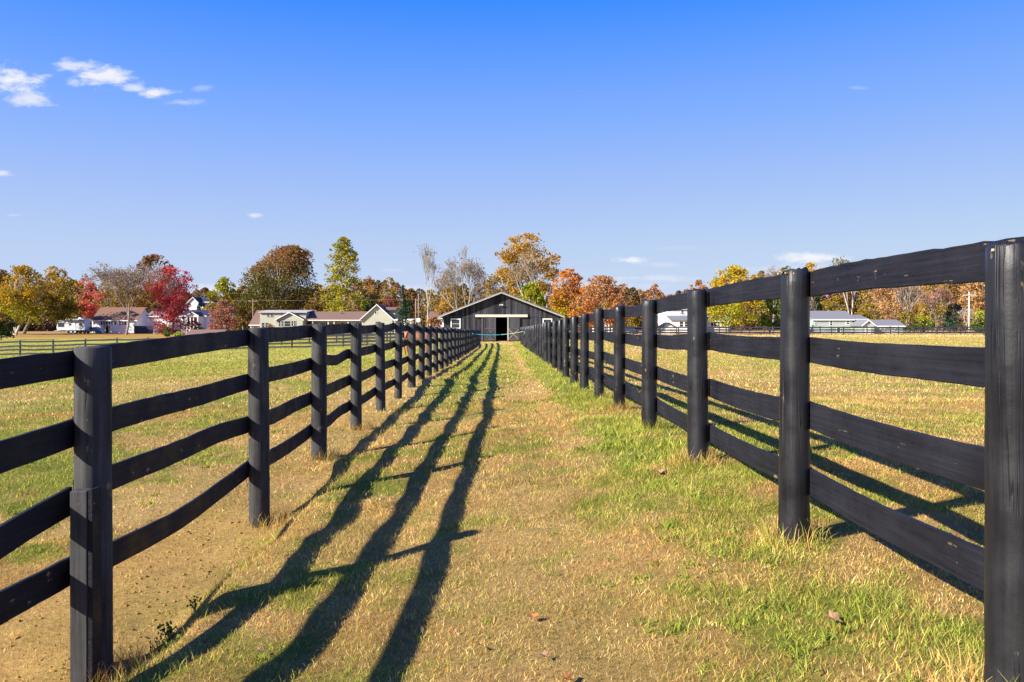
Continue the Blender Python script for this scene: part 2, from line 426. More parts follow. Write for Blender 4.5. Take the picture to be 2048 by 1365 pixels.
    for xx, yy, s_ in spots:
        n = int(rng.integers(14, 40) * s_) + 5
        x = xx + rng.normal(0, .035, n) * s_; y = yy + rng.normal(0, .035, n) * s_
        q = rng.random((n, 1)); c = (C_BRIGHT * (1 - q * .5) + C_GREEN * q * .5) * (.8 + .4 * rng.random((n, 1)))
        emit(x, y, rng.uniform(.04, .085, n) * s_, rng.uniform(.007, .015, n) * s_, np.full(n, 1.2), c)
    # tall dry grass left uncut along the far paddock fence
    n = 16000
    x = rng.uniform(6, 85, n); y = rng.uniform(105, 112.5, n)
    q = rng.random((n, 1)); c = (C_STRAW * (1 - q) + C_TAN * q) * (.8 + .4 * rng.random((n, 1)))
    emit(x, y, rng.uniform(.15, .42, n), rng.uniform(.03, .07, n), np.full(n, .5), c)
    v = np.concatenate(V); c = np.concatenate(C); nb = len(v) // 5; b5 = np.arange(nb) * 5
    quads = np.stack([b5, b5 + 1, b5 + 2, b5 + 3], 1); tris = np.stack([b5 + 3, b5 + 2, b5 + 4], 1)
    o = mesh_np('grass', v, [quads, tris], M['blade'], None, c)
    tag(o, 'short dry tan and green autumn grass over the lane and paddocks', 'grass', kind='stuff')
make_grass()
def make_clods():
    rg = np.random.default_rng(31); n = 3000
    x = -1.75 - np.abs(rg.normal(0, .95, n)); y = rg.uniform(2.3, 8.8, n); g_, d_ = zones(x, y)
    k = rg.random(n) < d_ * 1.1 + .02; x = x[k]; y = y[k]; n = len(x)
    r = .002 + .013 * rg.random(n) ** 7 + .004 * rg.random(n); z = zg(x, y)
    base = np.array([(1, 0, 0), (0, 1, 0), (-1, 0, 0), (0, -1, 0), (0, 0, .45), (0, 0, -.6)], float)
    v = base[None] * r[:, None, None] * rg.uniform(.5, 1.6, (n, 6, 1)) + np.stack([x, y, z + r * .3], 1)[:, None]
    f = np.array([(0, 1, 4), (1, 2, 4), (2, 3, 4), (3, 0, 4), (1, 0, 5), (2, 1, 5), (3, 2, 5), (0, 3, 5)])
    F = (np.arange(n) * 6)[:, None, None] + f[None]
    q = rg.random((n, 1)); c = C_DIRT * (.45 + .75 * q) * np.array([1, .97, .92])
    o = mesh_np('loose_soil', v.reshape(-1, 3), [F.reshape(-1, 3)], M['blade'], None, np.repeat(c, 6, 0))
    tag(o, 'loose crumbs of bare soil along the left fence', 'soil', kind='stuff')
make_clods()

# ------------------------------------------------------------------ fences
def post_mesh(rng, x, y, z0, z1, r, sides=20, rings=14, broken=0.0, lean=(0, 0)):
    mb = MB(); vs = []; fs = []
    ph = rng.uniform(0, 6.28); slant = rng.uniform(-.02, .02); sa = rng.uniform(0, 6.28)
    for j in range(rings + 2):
        t = min(j / rings, 1.0); z = z0 + (z1 - z0) * t
        for k in range(sides):
            a = 2 * math.pi * k / sides
            rr = r * (1 + .035 * math.sin(2 * a + ph + 1.7 * t) + .02 * math.sin(5 * a + 4 * t + ph) + rng.uniform(-.012, .012)) * (1.03 - .05 * t)
            zz = z
            if j >= rings:
                zz += slant * math.cos(a - sa) + broken * rng.uniform(-1, 1)
                if j == rings + 1: rr *= .9; zz += .008
                else: zz -= .004
            vs.append((x + math.cos(a) * rr + lean[0] * t, y + math.sin(a) * rr + lean[1] * t, zz))
    n = rings + 2
    for j in range(n - 1):
        for k in range(sides):
            fs.append((j * sides + k, j * sides + (k + 1) % sides, (j + 1) * sides + (k + 1) % sides, (j + 1) * sides + k))
    c = len(vs); vs.append((x + lean[0], y + lean[1], z1 - broken * .6 + .004))
    for k in range(sides): fs.append(((n - 1) * sides + k, (n - 1) * sides + (k + 1) % sides, c))
    mb.add(vs, fs); return mb
def board_mesh(rng, pts, h, th, seg=12, wob=.008, rough=.002, bow=.0):
    """pts: list of (x,y,z) the board is nailed to; it runs through them with a little sag, warp and a ragged edge"""
    mb = MB(); P = [Vector(p) for p in pts]; C_ = []
    for i in range(len(P) - 1):
        for t in np.linspace(0, 1, seg, endpoint=(i == len(P) - 2)):
            p = P[i].lerp(P[i + 1], float(t)); p.z += -bow * 4 * t * (1 - t); C_.append(p)
    n = len(C_); w1 = rng.uniform(-1, 1); w2 = rng.uniform(-1, 1); w3 = rng.uniform(0, 6)
    vs = []; fs = []
    tot = n - 1; hh = h * rng.uniform(.96, 1.04)
    for i, p in enumerate(C_):
        d = C_[min(i + 1, n - 1)] - C_[max(i - 1, 0)]; d.z = 0; d.normalize(); s_ = Vector((d.y, -d.x, 0))
        u = i / tot
        dz = wob * (w1 * math.sin(math.pi * 2 * u) + w2 * math.sin(math.pi * 3.3 * u + w3)); ds = wob * 1.2 * w2 * math.sin(math.pi * 2 * u + w3)
        zt = p.z + dz + hh / 2 + rng.uniform(-rough, rough); zb = p.z + dz - hh / 2 + rng.uniform(-rough, rough) * .7
        c = p + s_ * ds; e = .004
        ring = [(c - s_ * th / 2, zb + e), (c - s_ * th / 2 , zt - e), (c - s_ * (th / 2 - e), zt), (c + s_ * (th / 2 - e), zt), (c + s_ * th / 2, zt - e), (c + s_ * th / 2, zb + e), (c + s_ * (th / 2 - e), zb), (c - s_ * (th / 2 - e), zb)]
        vs += [(q.x, q.y, z) for q, z in ring]
    for i in range(n - 1):
        for k in range(8): fs.append((i * 8 + k, i * 8 + (k + 1) % 8, (i + 1) * 8 + (k + 1) % 8, (i + 1) * 8 + k))
    fs += [tuple(range(7, -1, -1)), tuple(range((n - 1) * 8, n * 8))]
    mb.add(vs, fs); return mb

rng = random.Random(11)
# --- left fence of the lane
ly = [1.72, 4.31, 7.27, 9.61, 12.03, 14.45, 16.95, 19.35, 21.7]
while ly[-1] < 77: ly.append(ly[-1] + 2.42 + rng.uniform(-.04, .04))
TLY = [1.7, 4.31, 7.27, 9.61, 12.03, 14.45, 16.95, 19.4, 21.5, 24.1, 26.3, 50, 78]
TLZ = [1.23, 1.25, 1.33, 1.38, 1.409, 1.429, 1.438, 1.421, 1.402, 1.38, 1.356, 1.22, 1.09]
fl = thing('rail_fence', 'four-board black fence along the left edge of the lane, in shade on the lane side', 'fence', (XL, 4.31, -.45))
ltop = [float(np.interp(y, TLY, TLZ)) + rng.uniform(-.012, .012) for y in ly]
for i, y in enumerate(ly):
    r_ = .089 if i < 3 else rng.uniform(.078, .09)
    near = i < 7
    o = post_mesh(rng, XL + rng.uniform(-.012, .012), y, zgs(XL, y) - .25, ltop[i], r_, 24 if near else 10, 18 if near else 6,
                  (.0, .0, .003, .022, .014)[i] if i < 5 else .008, (rng.uniform(-.02, .02), 0)).build('post', M['greypost'], fl, True)
OFFL = [-.08, -.455, -.83, -1.215]
def lrow(i, r):
    return ltop[i] + OFFL[r] + rng.uniform(-.02, .02)
XB = XL - .098
def pxy(x, y): Y = 2.245 * FPX / (VX - x); return Y, CH + (HY - y) * Y / FPX
bay0 = [((0, 748.5), (151, 724.7)), ((0, 916.5), (151, 863.5)), ((0, 1096), (146, 1002)), ((0, 1226), (138, 1144.5))]
bay1 = [((222, 713), (499, 675.6)), ((222, 840), (499, 764)), ((222, 958.6), (499, 847.6)), ((222, 1102), (499, 935))]
bay2 = [((539, 671), (624, 663)), ((539, 749), (624, 727.6)), ((539, 832), (624, 794.5)), ((539, 909), (624, 860))]
endz = []
for bi, (bay, ya, yb) in enumerate(((bay0, 1.72, 4.31), (bay1, 4.31, 7.27), (bay2, 7.27, 9.61))):
    for r, (p, q) in enumerate(bay):
        (y0, z0), (y1, z1) = pxy(*p), pxy(*q); sl = (z1 - z0) / (y1 - y0)
        za = z0 + sl * (ya - y0); zb = z0 + sl * (yb - y0)
        xe = XB; ye = yb - .004
        if bi == 0 and r >= 2: xe = XB - .01; ye = yb - .03
        bow = ((.0, .0, -.012, -.012), (-.004, .0, -.012, .062), (.0, .008, .015, .035))[bi][r]
        board_mesh(rng, [(XB, ya + .004, za), (xe, ye, zb)], .142, .026, 26, .006, .0022, bow).build('board', M['board'], fl)
        if bi == 2: endz.append(zb)
for r in range(4):
    i = 3; za = endz[r]
    first = 1 if r % 2 else 2
    while i < len(ly) - 1:
        j = min(i + first, len(ly) - 1); first = 2
        pts = [(XB, ly[i] + .004, za)]
        for k_ in range(i + 1, j + 1): za = lrow(k_, r); pts.append((XB, ly[k_] - (.004 if k_ == j else 0), za))
        board_mesh(rng, pts, .142, .026, 10 if i < 9 else 6, .012, .003 if i < 9 else .001, .008 + .016 * rng.random()).build('board', M['board'], fl)
        i = j
# short sister post nailed to the near post, with its cover strip
sp_ = MB().box(-2.175, -2.088, 4.12, 4.205, zgs(-2.16, 4.15) - .2, .525).build('sister_post', M['greypost'], fl, bevel=.004)
tag(sp_, 'short square timber nailed against the round post')
MB().box(-2.086, -2.062, 4.125, 4.215, zgs(-2.1, 4.15) - .2, .532).build('cover_strip', M['board'], fl, bevel=.002)

# --- right fence of the lane
ry = [.25, 2.64, 4.6, 6.78, 9.1, 11.45, 13.84, 16.3, 18.5, 20.8]
while ry[-1] < 69: ry.append(ry[-1] + 2.37 + rng.uniform(-.04, .04))
TRY = [.2, 2.64, 4.6, 6.78, 9.1, 11.45, 13.84, 16.3, 18.3, 20.6, 23, 45, 70]
TRZ = [1.60, 1.606, 1.65, 1.65, 1.656, 1.643, 1.637, 1.618, 1.595, 1.56, 1.56, 1.44, 1.35]
fr_ = thing('rail_fence', 'four-board black fence along the right edge of the lane, sunlit round posts facing the grass', 'fence', (XR, 2.64, .13))
rtop = [float(np.interp(y, TRY, TRZ)) + rng.uniform(-.012, .012) for y in ry]
for i, y in enumerate(ry):
    r_ = .09 if i < 2 else .0815 if i < 4 else rng.uniform(.076, .09)
    near = i < 8
    post_mesh(rng, XR + (.034 if i == 1 else rng.uniform(-.012, .012)), y, zgs(XR, y) - .25, rtop[i], r_, 26 if near else 10, 22 if near else 6,
              (.0, .009, .012, .012)[i] if i < 4 else .008, (0 if i == 1 else rng.uniform(-.02, .02), 0)).build('post', M['post'], fr_, True)
for i in (1, 2):
    ch = MB()
    for k_ in range(26):
        a = rng.uniform(0, 6.28); q = rng.uniform(0, .07); x_ = XR + (.025 if i == 1 else 0) + math.cos(a) * q; y_ = ry[i] + math.sin(a) * q
        z_ = rtop[i] - .012 + rng.uniform(0, .016); s_ = rng.uniform(.008, .022)
        ch.bar((x_ - s_, y_ - s_ * .4, z_), (x_ + s_, y_ + s_ * .4, z_ + rng.uniform(-.004, .02)), .010, .008)
    tag(ch.build('splintered_top', M['bare'], fr_), kind='stuff')
OFFR = [-.063, -.43, -.792, -1.157]
XRB = XR + .098
zr = {}
def rrow(i, r):
    if (i, r) not in zr: zr[i, r] = rtop[i] + OFFR[r] + (rng.uniform(-.018, .018) if i > 2 else 0)
    return zr[i, r]
for r in range(4):
    zr[1, r] = (1.577, 1.215, .857, .493)[r]; zr[2, r] = (1.589, 1.222, .861, .493)[r]; zr[0, r] = zr[1, r] - .01
    i = 0; first = 1
    while i < len(ry) - 1:
        st = 1 if i < 4 else 2
        if i == 4 and r % 2: st = 1
        j = min(i + st, len(ry) - 1)
        pts = [(XRB, ry[i] + .004, rrow(i, r))] + [(XRB, ry[k_] - (.004 if k_ == j else 0), rrow(k_, r)) for k_ in range(i + 1, j + 1)]
        bow = (-.012, .012, .02, .02)[r] if i < 4 else .01 + .01 * rng.random()
        board_mesh(rng, pts, .146, .026, 30 if i < 4 else 10 if i < 9 else 5, .0028, (.0035 if r == 0 else .0018) if i < 4 else .001, bow).build('board', M['board'], fr_)
        i = j

# --- far paddock fences
def far_fence(label, pts, spacing, H, rows, mat, bh=.14, r=.075):
    P = [Vector(p) for p in pts]; S_ = []
    for i in range(len(P) - 1):
        n = max(1, round((P[i + 1] - P[i]).length / spacing))
        for k_ in range(n): S_.append(P[i].lerp(P[i + 1], k_ / n))
    S_.append(P[-1])
    c = S_[len(S_) // 2]
    root = thing('rail_fence', label, 'fence', (c.x, c.y, zgs(c.x, c.y)))
    zt = [zgs(p.x, p.y) + H + rng.uniform(-.03, .03) for p in S_]
    for p, z in zip(S_, zt): post_mesh(rng, p.x, p.y, z - H - .3, z + .06, r, 8, 3, .01).build('post', mat, root, True)
    for q in range(rows):
        i = q % 2
        if i: 
            a, b_ = S_[0], S_[1]
            board_mesh(rng, [(a.x, a.y - .1, zt[0] - .09 - q * H * .27), (b_.x, b_.y - .1, zt[1] - .09 - q * H * .27)], bh, .03, 3, .01, .001).build('board', mat, root)
        while i < len(S_) - 1:
            j = min(i + 2, len(S_) - 1)
            board_mesh(rng, [(S_[k_].x + (.01 if k_ == i else 0), S_[k_].y - .1, zt[k_] - .09 - q * H * .27 + rng.uniform(-.02, .02)) for k_ in range(i, j + 1)], bh, .03, 3, .02, .001, .02).build('board', mat, root)
            i = j
    return root
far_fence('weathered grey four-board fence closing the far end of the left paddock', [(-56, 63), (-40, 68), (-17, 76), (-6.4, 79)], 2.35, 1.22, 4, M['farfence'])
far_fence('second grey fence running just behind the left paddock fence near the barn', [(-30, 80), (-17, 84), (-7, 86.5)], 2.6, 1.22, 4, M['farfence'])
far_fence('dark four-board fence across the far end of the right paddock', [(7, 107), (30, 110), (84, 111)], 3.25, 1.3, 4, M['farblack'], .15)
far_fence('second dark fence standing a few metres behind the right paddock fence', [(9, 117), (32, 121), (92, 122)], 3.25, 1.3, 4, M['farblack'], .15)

# ------------------------------------------------------------------ rope across the lane
rp = thing('rope', 'teal and pale green rope strung across the lane in front of the barn', 'rope', (0, 57, zgs(0, 57)))
def ropept(t): 
    return (XL + .1 + t * (XR - XL - .2), 57.6 - t * 1.2, .88 + .20 * t - .62 * t * (1 - t))
MB().tube([ropept(t) for t in np.linspace(0, .55, 14)], .026, 6).build('blue_length', M['teal'], rp, True)
MB().tube([ropept(t) for t in np.linspace(.55, 1, 12)], .020, 6).build('pale_length', M['palerope'], rp, True)
MB().tube([(XL + .03, 57.6, .96), (XL + .08, 57.5, .9), (XL + .16, 57.5, .86)], .06, 6).build('knot', M['teal'], rp, True)
MB().tube([(XR - .1, 56.4, 1.08), (XR - .12, 56.4, .85)], .015, 5).build('loose_end', M['palerope'], rp, True)

# ------------------------------------------------------------------ barn
def barn():
    Y = 82.0; X0, X1, XC = -6.0, 5.8, -.1; zb = -.05; ze, za = 2.42, 4.72; D = 26
    b = thing('barn', 'black board barn with low gable and open doorway at the lane end', 'barn', (XC, Y, zb))
    th = .12
    # front wall with door and window openings, built as panels
    def zr_(x): return ze + (za - ze) * (1 - abs(x - XC) / (X1 - XC))
    w = MB()
    DX0, DX1, DZ = -.70, .52, 2.36; WZ0, WZ1 = 1.30, 2.12; WA = (-5.08, -4.3); WB = (4.12, 4.86)
    for a, c_ in ((X0, WA[0]), (WA[1], DX0), (DX1, WB[0]), (WB[1], X1)): w.box(a, c_, Y, Y + th, zb - .3, ze)
    w.box(DX0, DX1, Y, Y + th, DZ, ze)
    for q in (WA, WB): w.box(*q, Y, Y + th, zb - .3, WZ0); w.box(*q, Y, Y + th, WZ1, ze)
    w.build('wall', M['barnwall'], b)
    MB().ext([(X0, Y - .012, ze), (X1, Y - .012, ze), (XC, Y - .012, za)], (0, th, 0)).build('gable_wall', M['barnwall'], b)
    s_ = MB(); s_.box(X0, X0 + th, Y + th, Y + D, zb - .3, ze); s_.box(X1 - th, X1, Y + th, Y + D, zb - .3, ze); s_.box(X0 + th, X1 - th, Y + D - th, Y + D, zb - .3, ze)
    s_.ext([(X0, Y + D - th, ze), (X1, Y + D - th, ze), (XC, Y + D - th, za)], (0, th, 0))
    s_.build('side_wall', M['barnwall'], b)
    i_ = MB(); i_.box(X0 + th, X1 - th, Y + th, Y + D - th, zb - .02, zb + .015); i_.box(-1.9, -1.8, Y + .6, Y + D - 1, zb, ze); i_.box(1.8, 1.9, Y + .6, Y + D - 1, zb, ze)
    i_.build('interior', M['barnfloor'], b)
    sl = (za - ze) / (X1 - XC); oh = .38; of = .5
    rf = MB()
    for sg, xe in ((-1, X0 - oh), (1, X1 + oh)):
        zl = ze - sl * oh + .06
        rf.ext([(xe, Y - of, zl), (XC, Y - of, za + .06), (XC, Y - of, za + .2), (xe, Y - of, zl + .14)], (0, D + 1, 0))
    roof = rf.build('roof', M['greyroof'], b)
    for xe in (X0 - oh, X1 + oh):
        zl = ze - sl * oh + .06
        MB().ext([(xe, Y - of - .03, zl - .05), (XC, Y - of - .03, za + .01), (XC, Y - of - .03, za + .10), (xe, Y - of - .03, zl + .04)], (0, .03, 0)).build('fascia', M['oldwhite'], roof)
        MB().box(xe - .02 if xe < 0 else xe - .16, xe + .16 if xe < 0 else xe + .02, Y - of - .04, Y - .015, zl - .2, zl - .06).build('eave_return', M['oldwhite'], roof)
    MB().box(-2.72, 2.5, Y - .2, Y - .02, 2.37, 2.62).build('track_cover', M['cream'], b)
    MB().box(X0, X1, Y - .028, Y - .013, ze - .07, ze).build('trim_band', M['farblack'], b)
    MB().box(X0 - .03, X0 + .12, Y - .03, Y - .003, zb, ze - .3).build('corner_trim', M['white'], b)
    for q in (WA, WB):
        f = MB(); t = .11
        f.box(q[0] - t, q[0], Y - .04, Y + .06, WZ0 - t, WZ1 + t); f.box(q[1], q[1] + t, Y - .04, Y + .06, WZ0 - t, WZ1 + t)
        f.box(q[0], q[1], Y - .04, Y + .06, WZ1, WZ1 + t); f.box(q[0], q[1], Y - .04, Y + .06, WZ0 - t, WZ0)
        win = f.build('window', M['white'], b)
        MB().box(q[0], q[1], Y + .03, Y + .05, (WZ0 + WZ1) / 2, WZ1).build('upper_pane', M['glass'], win)
        MB().box(q[0], q[1], Y + .015, Y + .028, WZ0, (WZ0 + WZ1) / 2 - .04).build('lower_pane', M['glass'], win)
        MB().box(q[0], q[1], Y + .0, Y + .052, (WZ0 + WZ1) / 2 - .04, (WZ0 + WZ1) / 2).build('meeting_rail', M['cream'], win)
    for x0, x1, kind in ((-1.88, -.66, 0), (.48, 1.74, 1)):
        yb_ = Y - .13
        d = MB().box(x0, x1, yb_, yb_ + .05, zb + .08, 2.37).build('sliding_door', M['barndoor'], b)
        pale = M['oldwhite'] if kind else M['farfence']
        MB().box(x0 + .01, x0 + .13, yb_ - .03, yb_ - .001, zb + .08, 2.36).build('stile', M['oldwhite'] if kind else M['farblack'], d)
        MB().box(x1 - .13, x1 - .01, yb_ - .03, yb_ - .001, zb + .08, 2.36).build('stile', M['farblack'] if kind else M['farfence'], d)
        MB().box(x0 + .13, x1 - .13, yb_ - .03, yb_ - .001, 1.15, 1.27).build('rail', M['farfence'], d)
        MB().box(x0 + .13, x1 - .13, yb_ - .03, yb_ - .001, zb + .08, zb + .2).build('rail', M['farfence'], d)
        MB().bar((x0 + .16, yb_ - .02, zb + .24), (x1 - .16, yb_ - .02, 1.12), .03, .11).build('brace', M['brace'] if kind else M['farfence'], d)
        MB().bar((x0 + .16, yb_ - .055, 1.12), (x1 - .16, yb_ - .055, zb + .24), .03, .11).build('brace', M['brace'] if kind else M['farblack'], d)
    MB().box(-2.1, -1.95, Y - .09, Y - .015, zb, 2.36).build('jamb', M['farfence'], b)
    lp = MB().box(XC - .08, XC + .08, Y - .09, Y - .013, 3.5, 3.66).build('flood_lamp', M['metal'], b)
    MB().tube([(XC - .12, Y - .16, 3.6), (XC - .14, Y - .26, 3.54)], [.05, .09], 8).build('lamp_head', M['metal'], lp, True)
    MB().tube([(XC + .12, Y - .16, 3.6), (XC + .14, Y - .26, 3.54)], [.05, .09], 8).build('lamp_head', M['metal'], lp, True)
    return b
barn()

# ------------------------------------------------------------------ houses
class House:
    def __init__(s, name, label, cat, px, Y, pyb=None):
        s.Y = Y; x = wx(px, Y); s.zb = zgs(x, Y) if pyb is None else wz(pyb, Y)
        s.o = thing(name, label, cat, (x, Y, s.zb))
    def X(s, p): return wx(p, s.Y)
    def Z(s, p): return wz(p, s.Y)
    def wall(s, p0, p1, py, dy0, dy1, mat):
        return MB().box(s.X(p0), s.X(p1), s.Y + dy0, s.Y + dy1, s.zb - .4, s.Z(py)).build('wall', M[mat], s.o)
    def ridge_x(s, p0, p1, pr, pe, dy0, dy1, mat, oh=.35, wall=None):
        """roof whose ridge runs left to right"""
        x0, x1 = s.X(p0), s.X(p1); zr_, ze = s.Z(pr), s.Z(pe); yc = s.Y + (dy0 + dy1) / 2
        r = MB(); t = .18; sl = (zr_ - ze) / ((dy1 - dy0) / 2)
        for ye in (s.Y + dy0 - oh, s.Y + dy1 + oh):
            zl = ze - sl * oh
            r.ext([(x0, ye, zl), (x0, yc, zr_), (x0, yc, zr_ + t), (x0, ye, zl + t)], (x1 - x0, 0, 0))
        o = r.build('roof', M[mat], s.o)
        MB().box(x0, x1, s.Y + dy0 - oh - .04, s.Y + dy0 - oh, ze - sl * oh - .05, ze - sl * oh + t).build('gutter', M['white'], o)
        if wall:
            for xx in (x0 + oh, x1 - oh - .1):
                MB().ext([(xx, s.Y + dy0, ze - .02), (xx, s.Y + dy1, ze - .02), (xx, yc, zr_ - .02)], (.1, 0, 0)).build('gable_wall', M[wall], s.o)
        return o
    def ridge_y(s, p0, p1, pa, pe, dy0, dy1, mat, oh=.35, wall='sage', trim='white'):
        """gable facing the viewer"""
        x0, x1 = s.X(p0), s.X(p1); za, ze = s.Z(pa), s.Z(pe); xc = (x0 + x1) / 2; t = .18
        r = MB()
        for xe in (x0, x1):
            r.ext([(xe, s.Y + dy0 - oh, ze), (xc, s.Y + dy0 - oh, za), (xc, s.Y + dy0 - oh, za + t), (xe, s.Y + dy0 - oh, ze + t)], (0, dy1 - dy0 + oh, 0))
        o = r.build('roof', M[mat], s.o)
        for xe in (x0, x1):
            MB().ext([(xe, s.Y + dy0 - oh - .05, ze - .06), (xc, s.Y + dy0 - oh - .05, za - .06), (xc, s.Y + dy0 - oh - .05, za + t), (xe, s.Y + dy0 - oh - .05, ze + t)], (0, .05, 0)).build('fascia', M[trim], o)
        k_ = (x1 - x0) * .06
        sl = (za - ze) / (xc - x0)
        MB().ext([(x0 + k_, s.Y + dy0, s.zb - .4), (x1 - k_, s.Y + dy0, s.zb - .4), (x1 - k_, s.Y + dy0, ze + sl * k_ - .02), (xc, s.Y + dy0, za - .02), (x0 + k_, s.Y + dy0, ze + sl * k_ - .02)], (0, dy1 - dy0 - .1, 0)).build('wall', M[wall], s.o)
        return o
    def window(s, p0, p1, pt, pb, dy, trim='white', shutters=False, arch=False, fr=.12, bars=True):
        x0, x1, z1, z0 = s.X(p0), s.X(p1), s.Z(pt), s.Z(pb); y = s.Y + dy; f = MB()
        f.box(x0 - fr, x0, y - .07, y - .005, z0 - fr, z1 + fr); f.box(x1, x1 + fr, y - .07, y - .005, z0 - fr, z1 + fr)
        f.box(x0, x1, y - .07, y - .005, z0 - fr, z0); 
        if arch:
            pts = [(x0 + (x1 - x0) * .5 * (1 - math.cos(a)), y - .07, z1 + math.sin(a) * (x1 - x0) * .32) for a in np.linspace(0, math.pi, 9)]
            f.ext(pts, (0, .06, 0))
        else: f.box(x0, x1, y - .07, y - .005, z1, z1 + fr)
        if bars:
            f.box(x0, x1, y - .06, y - .006, (z0 + z1) / 2 - .03, (z0 + z1) / 2 + .03)
        w = f.build('window', M[trim], s.o)
        MB().box(x0, x1, y - .03, y - .004, z0, z1).build('pane', M['glass'], w)
        if shutters:
            for a in (x0 - fr - .4, x1 + fr): MB().box(a, a + .4, y - .06, y - .005, z0, z1).build('shutter', M['slate'], w)
        return w

def sage_house():
    h = House('house', 'long sage green house with red-brown roof and two front gables behind the left paddock', 'house', 640, 185)
    # left two-storey block with shed dormer
    h.ridge_x(487, 613, 620.5, 650, 4, 16, 'brownroof', .3)
    h.wall(489, 611, 649, 4.05, 15.9, 'sage')
    MB().box(h.X(511.5), h.X(605), h.Y + 3.2, h.Y + 9.5, h.zb - .4, h.Z(625.5)).build('dormer_wall', M['sage'], h.o)
    MB().ext([(h.X(509.5), h.Y + 2.7, h.Z(625.6)), (h.X(509.5), h.Y + 9.6, h.Z(620.3)), (h.X(509.5), h.Y + 9.6, h.Z(618.8)), (h.X(509.5), h.Y + 2.7, h.Z(623.8))], (h.X(608) - h.X(509.5), 0, 0)).build('dormer_roof', M['oldwhite'], h.o)
    for a, c, t, bb in ((526, 531, 627, 633.5), (533.5, 538.5, 627, 633.5), (554, 557.5, 627, 633.5), (596, 599.5, 626.5, 629.5), (515.5, 521, 646, 655), (523, 528, 646, 655), (545.5, 549, 645.5, 649.5)):
        h.window(a, c, t, bb, 3.2, 'sage')
    # centre front gable
    h.ridge_y(549.5, 608.5, 625.8, 641.5, .2, 10, 'brownroof', .45, 'sage')
    h.window(569, 580, 643, 653, .2, 'sage', arch=True)
    for a in (557.5, 562.8, 583, 588): h.window(a, a + 3, 642.5, 652.5, .2, 'sage')
    # long ranch wing with porch
    h.ridge_x(604, 738, 623.5, 640.8, 3.0, 14, 'brownroof', .2)
    MB().box(h.X(604), h.X(738), h.Y + 5.6, h.Y + 13.8, h.zb - .4, h.Z(640)).build('wall', M['sage'], h.o)
    for a in (619, 650.5, 662.5, 691): MB().box(h.X(a) - .1, h.X(a) + .1, h.Y + 3.05, h.Y + 3.25, h.zb, h.Z(641.5)).build('porch_post', M['white'], h.o)
    for a in (628, 640, 672, 700): h.window(a, a + 6, 645, 653, 5.6, 'white')
    for (a, p) in ((671, 624.8), (676, 626.2)): MB().box(h.X(a) - .15, h.X(a) + .25, h.Y + 7.0, h.Y + 7.4, h.Z(p + 3), h.Z(p)).build('roof_vent', M['dark'], h.o)
    # garage gable on the right
    h.ridge_y(721, 790, 610.5, 641.5, -1.0, 13, 'brownroof', .5, 'sage')
    h.window(751, 754.5, 623.5, 628.5, -1.0, 'white', arch=True, bars=False)
    MB().box(h.X(774), h.X(787), h.Y + 3, h.Y + 11, h.Z(640), h.Z(621)).build('dormer_wall', M['sage'], h.o)
    MB().ext([(h.X(763), h.Y + 2.4, h.Z(620.5)), (h.X(763), h.Y + 7, h.Z(614.5)), (h.X(763), h.Y + 7, h.Z(613)), (h.X(763), h.Y + 2.4, h.Z(619))], (h.X(788.5) - h.X(763), 0, 0)).build('dormer_roof', M['brownroof'], h.o)
sage_house()

def white_left():
    h = House('house', 'white house with brown roof and dark shutters behind the bare tree', 'house', 225, 196)
    h.wall(187, 273, 640.5, 0, 9, 'whiteside')
    h.ridge_x(183, 276, 615.5, 640.5, 0, 9, 'tanroof', .35, 'whiteside')
    for a in (206, 222.5, 243): h.window(a, a + 5, 643.5, 650, 0, 'white', True)
    MB().box(h.X(165), h.X(187), h.Y + 2, h.Y + 7, h.Z(640.5), h.Z(638)).build('breezeway_roof', M['tanroof'], h.o)
    for a in (166, 176): MB().box(h.X(a) - .1, h.X(a) + .1, h.Y + 2.1, h.Y + 2.3, h.zb, h.Z(640.5)).build('porch_post', M['white'], h.o)
    hood = MB().ext([(h.X(209), h.Y - 1.3, h.Z(654.5)), (h.X(220), h.Y - 1.3, h.Z(654.5)), (h.X(214.5), h.Y - 1.3, h.Z(651))], (0, 1.29, 0)).build('door_hood', M['tanroof'], h.o)
    MB().box(h.X(212), h.X(217), h.Y - .06, h.Y - .004, h.zb, h.Z(655)).build('door', M['dark'], h.o)
white_left()
def white_garage():
    h = House('garage', 'small white garage with high windows left of the red maple', 'garage', 315, 190)
    h.wall(293, 338, 633.5, 0, 7, 'whiteside'); h.ridge_x(291, 340, 624, 633.5, 0, 7, 'greyroof', .3, 'whiteside')
    for a in (299, 306, 313): h.window(a, a + 3.4, 635.5, 638.5, 0, 'white', fr=.07, bars=False)
    MB().box(h.X(318), h.X(333), h.Y - .05, h.Y - .004, h.zb, h.Z(643)).build('garage_door', M['white'], h.o)
white_garage()
def porch_house():
    h = House('house', 'pale house with dark blue roof and a white pedimented porch beside the red maple', 'house', 392, 192)
    h.wall(362, 414, 632, 0, 9, 'whiteside'); h.ridge_x(358, 414.5, 621.5, 632.5, 0, 9, 'slate', .3, 'palegreen')
    h.ridge_y(382.5, 408.5, 626, 633.5, -3.2, 3, 'slate', .3, 'white')
    # dark panel on the porch front, standing in for shade under the pediment
    MB().box(h.X(386), h.X(405), h.Y - 3.26, h.Y - 3.21, h.Z(648.5), h.Z(635)).build('porch_shade_panel', M['dark'], h.o)
    for a in (385, 391.5, 398, 406): MB().box(h.X(a) - .12, h.X(a) + .12, h.Y - 3.4, h.Y - 3.27, h.zb, h.Z(634.5)).build('porch_post', M['white'], h.o)
    h.window(371, 376, 637, 645, 0, 'white', True)
porch_house()
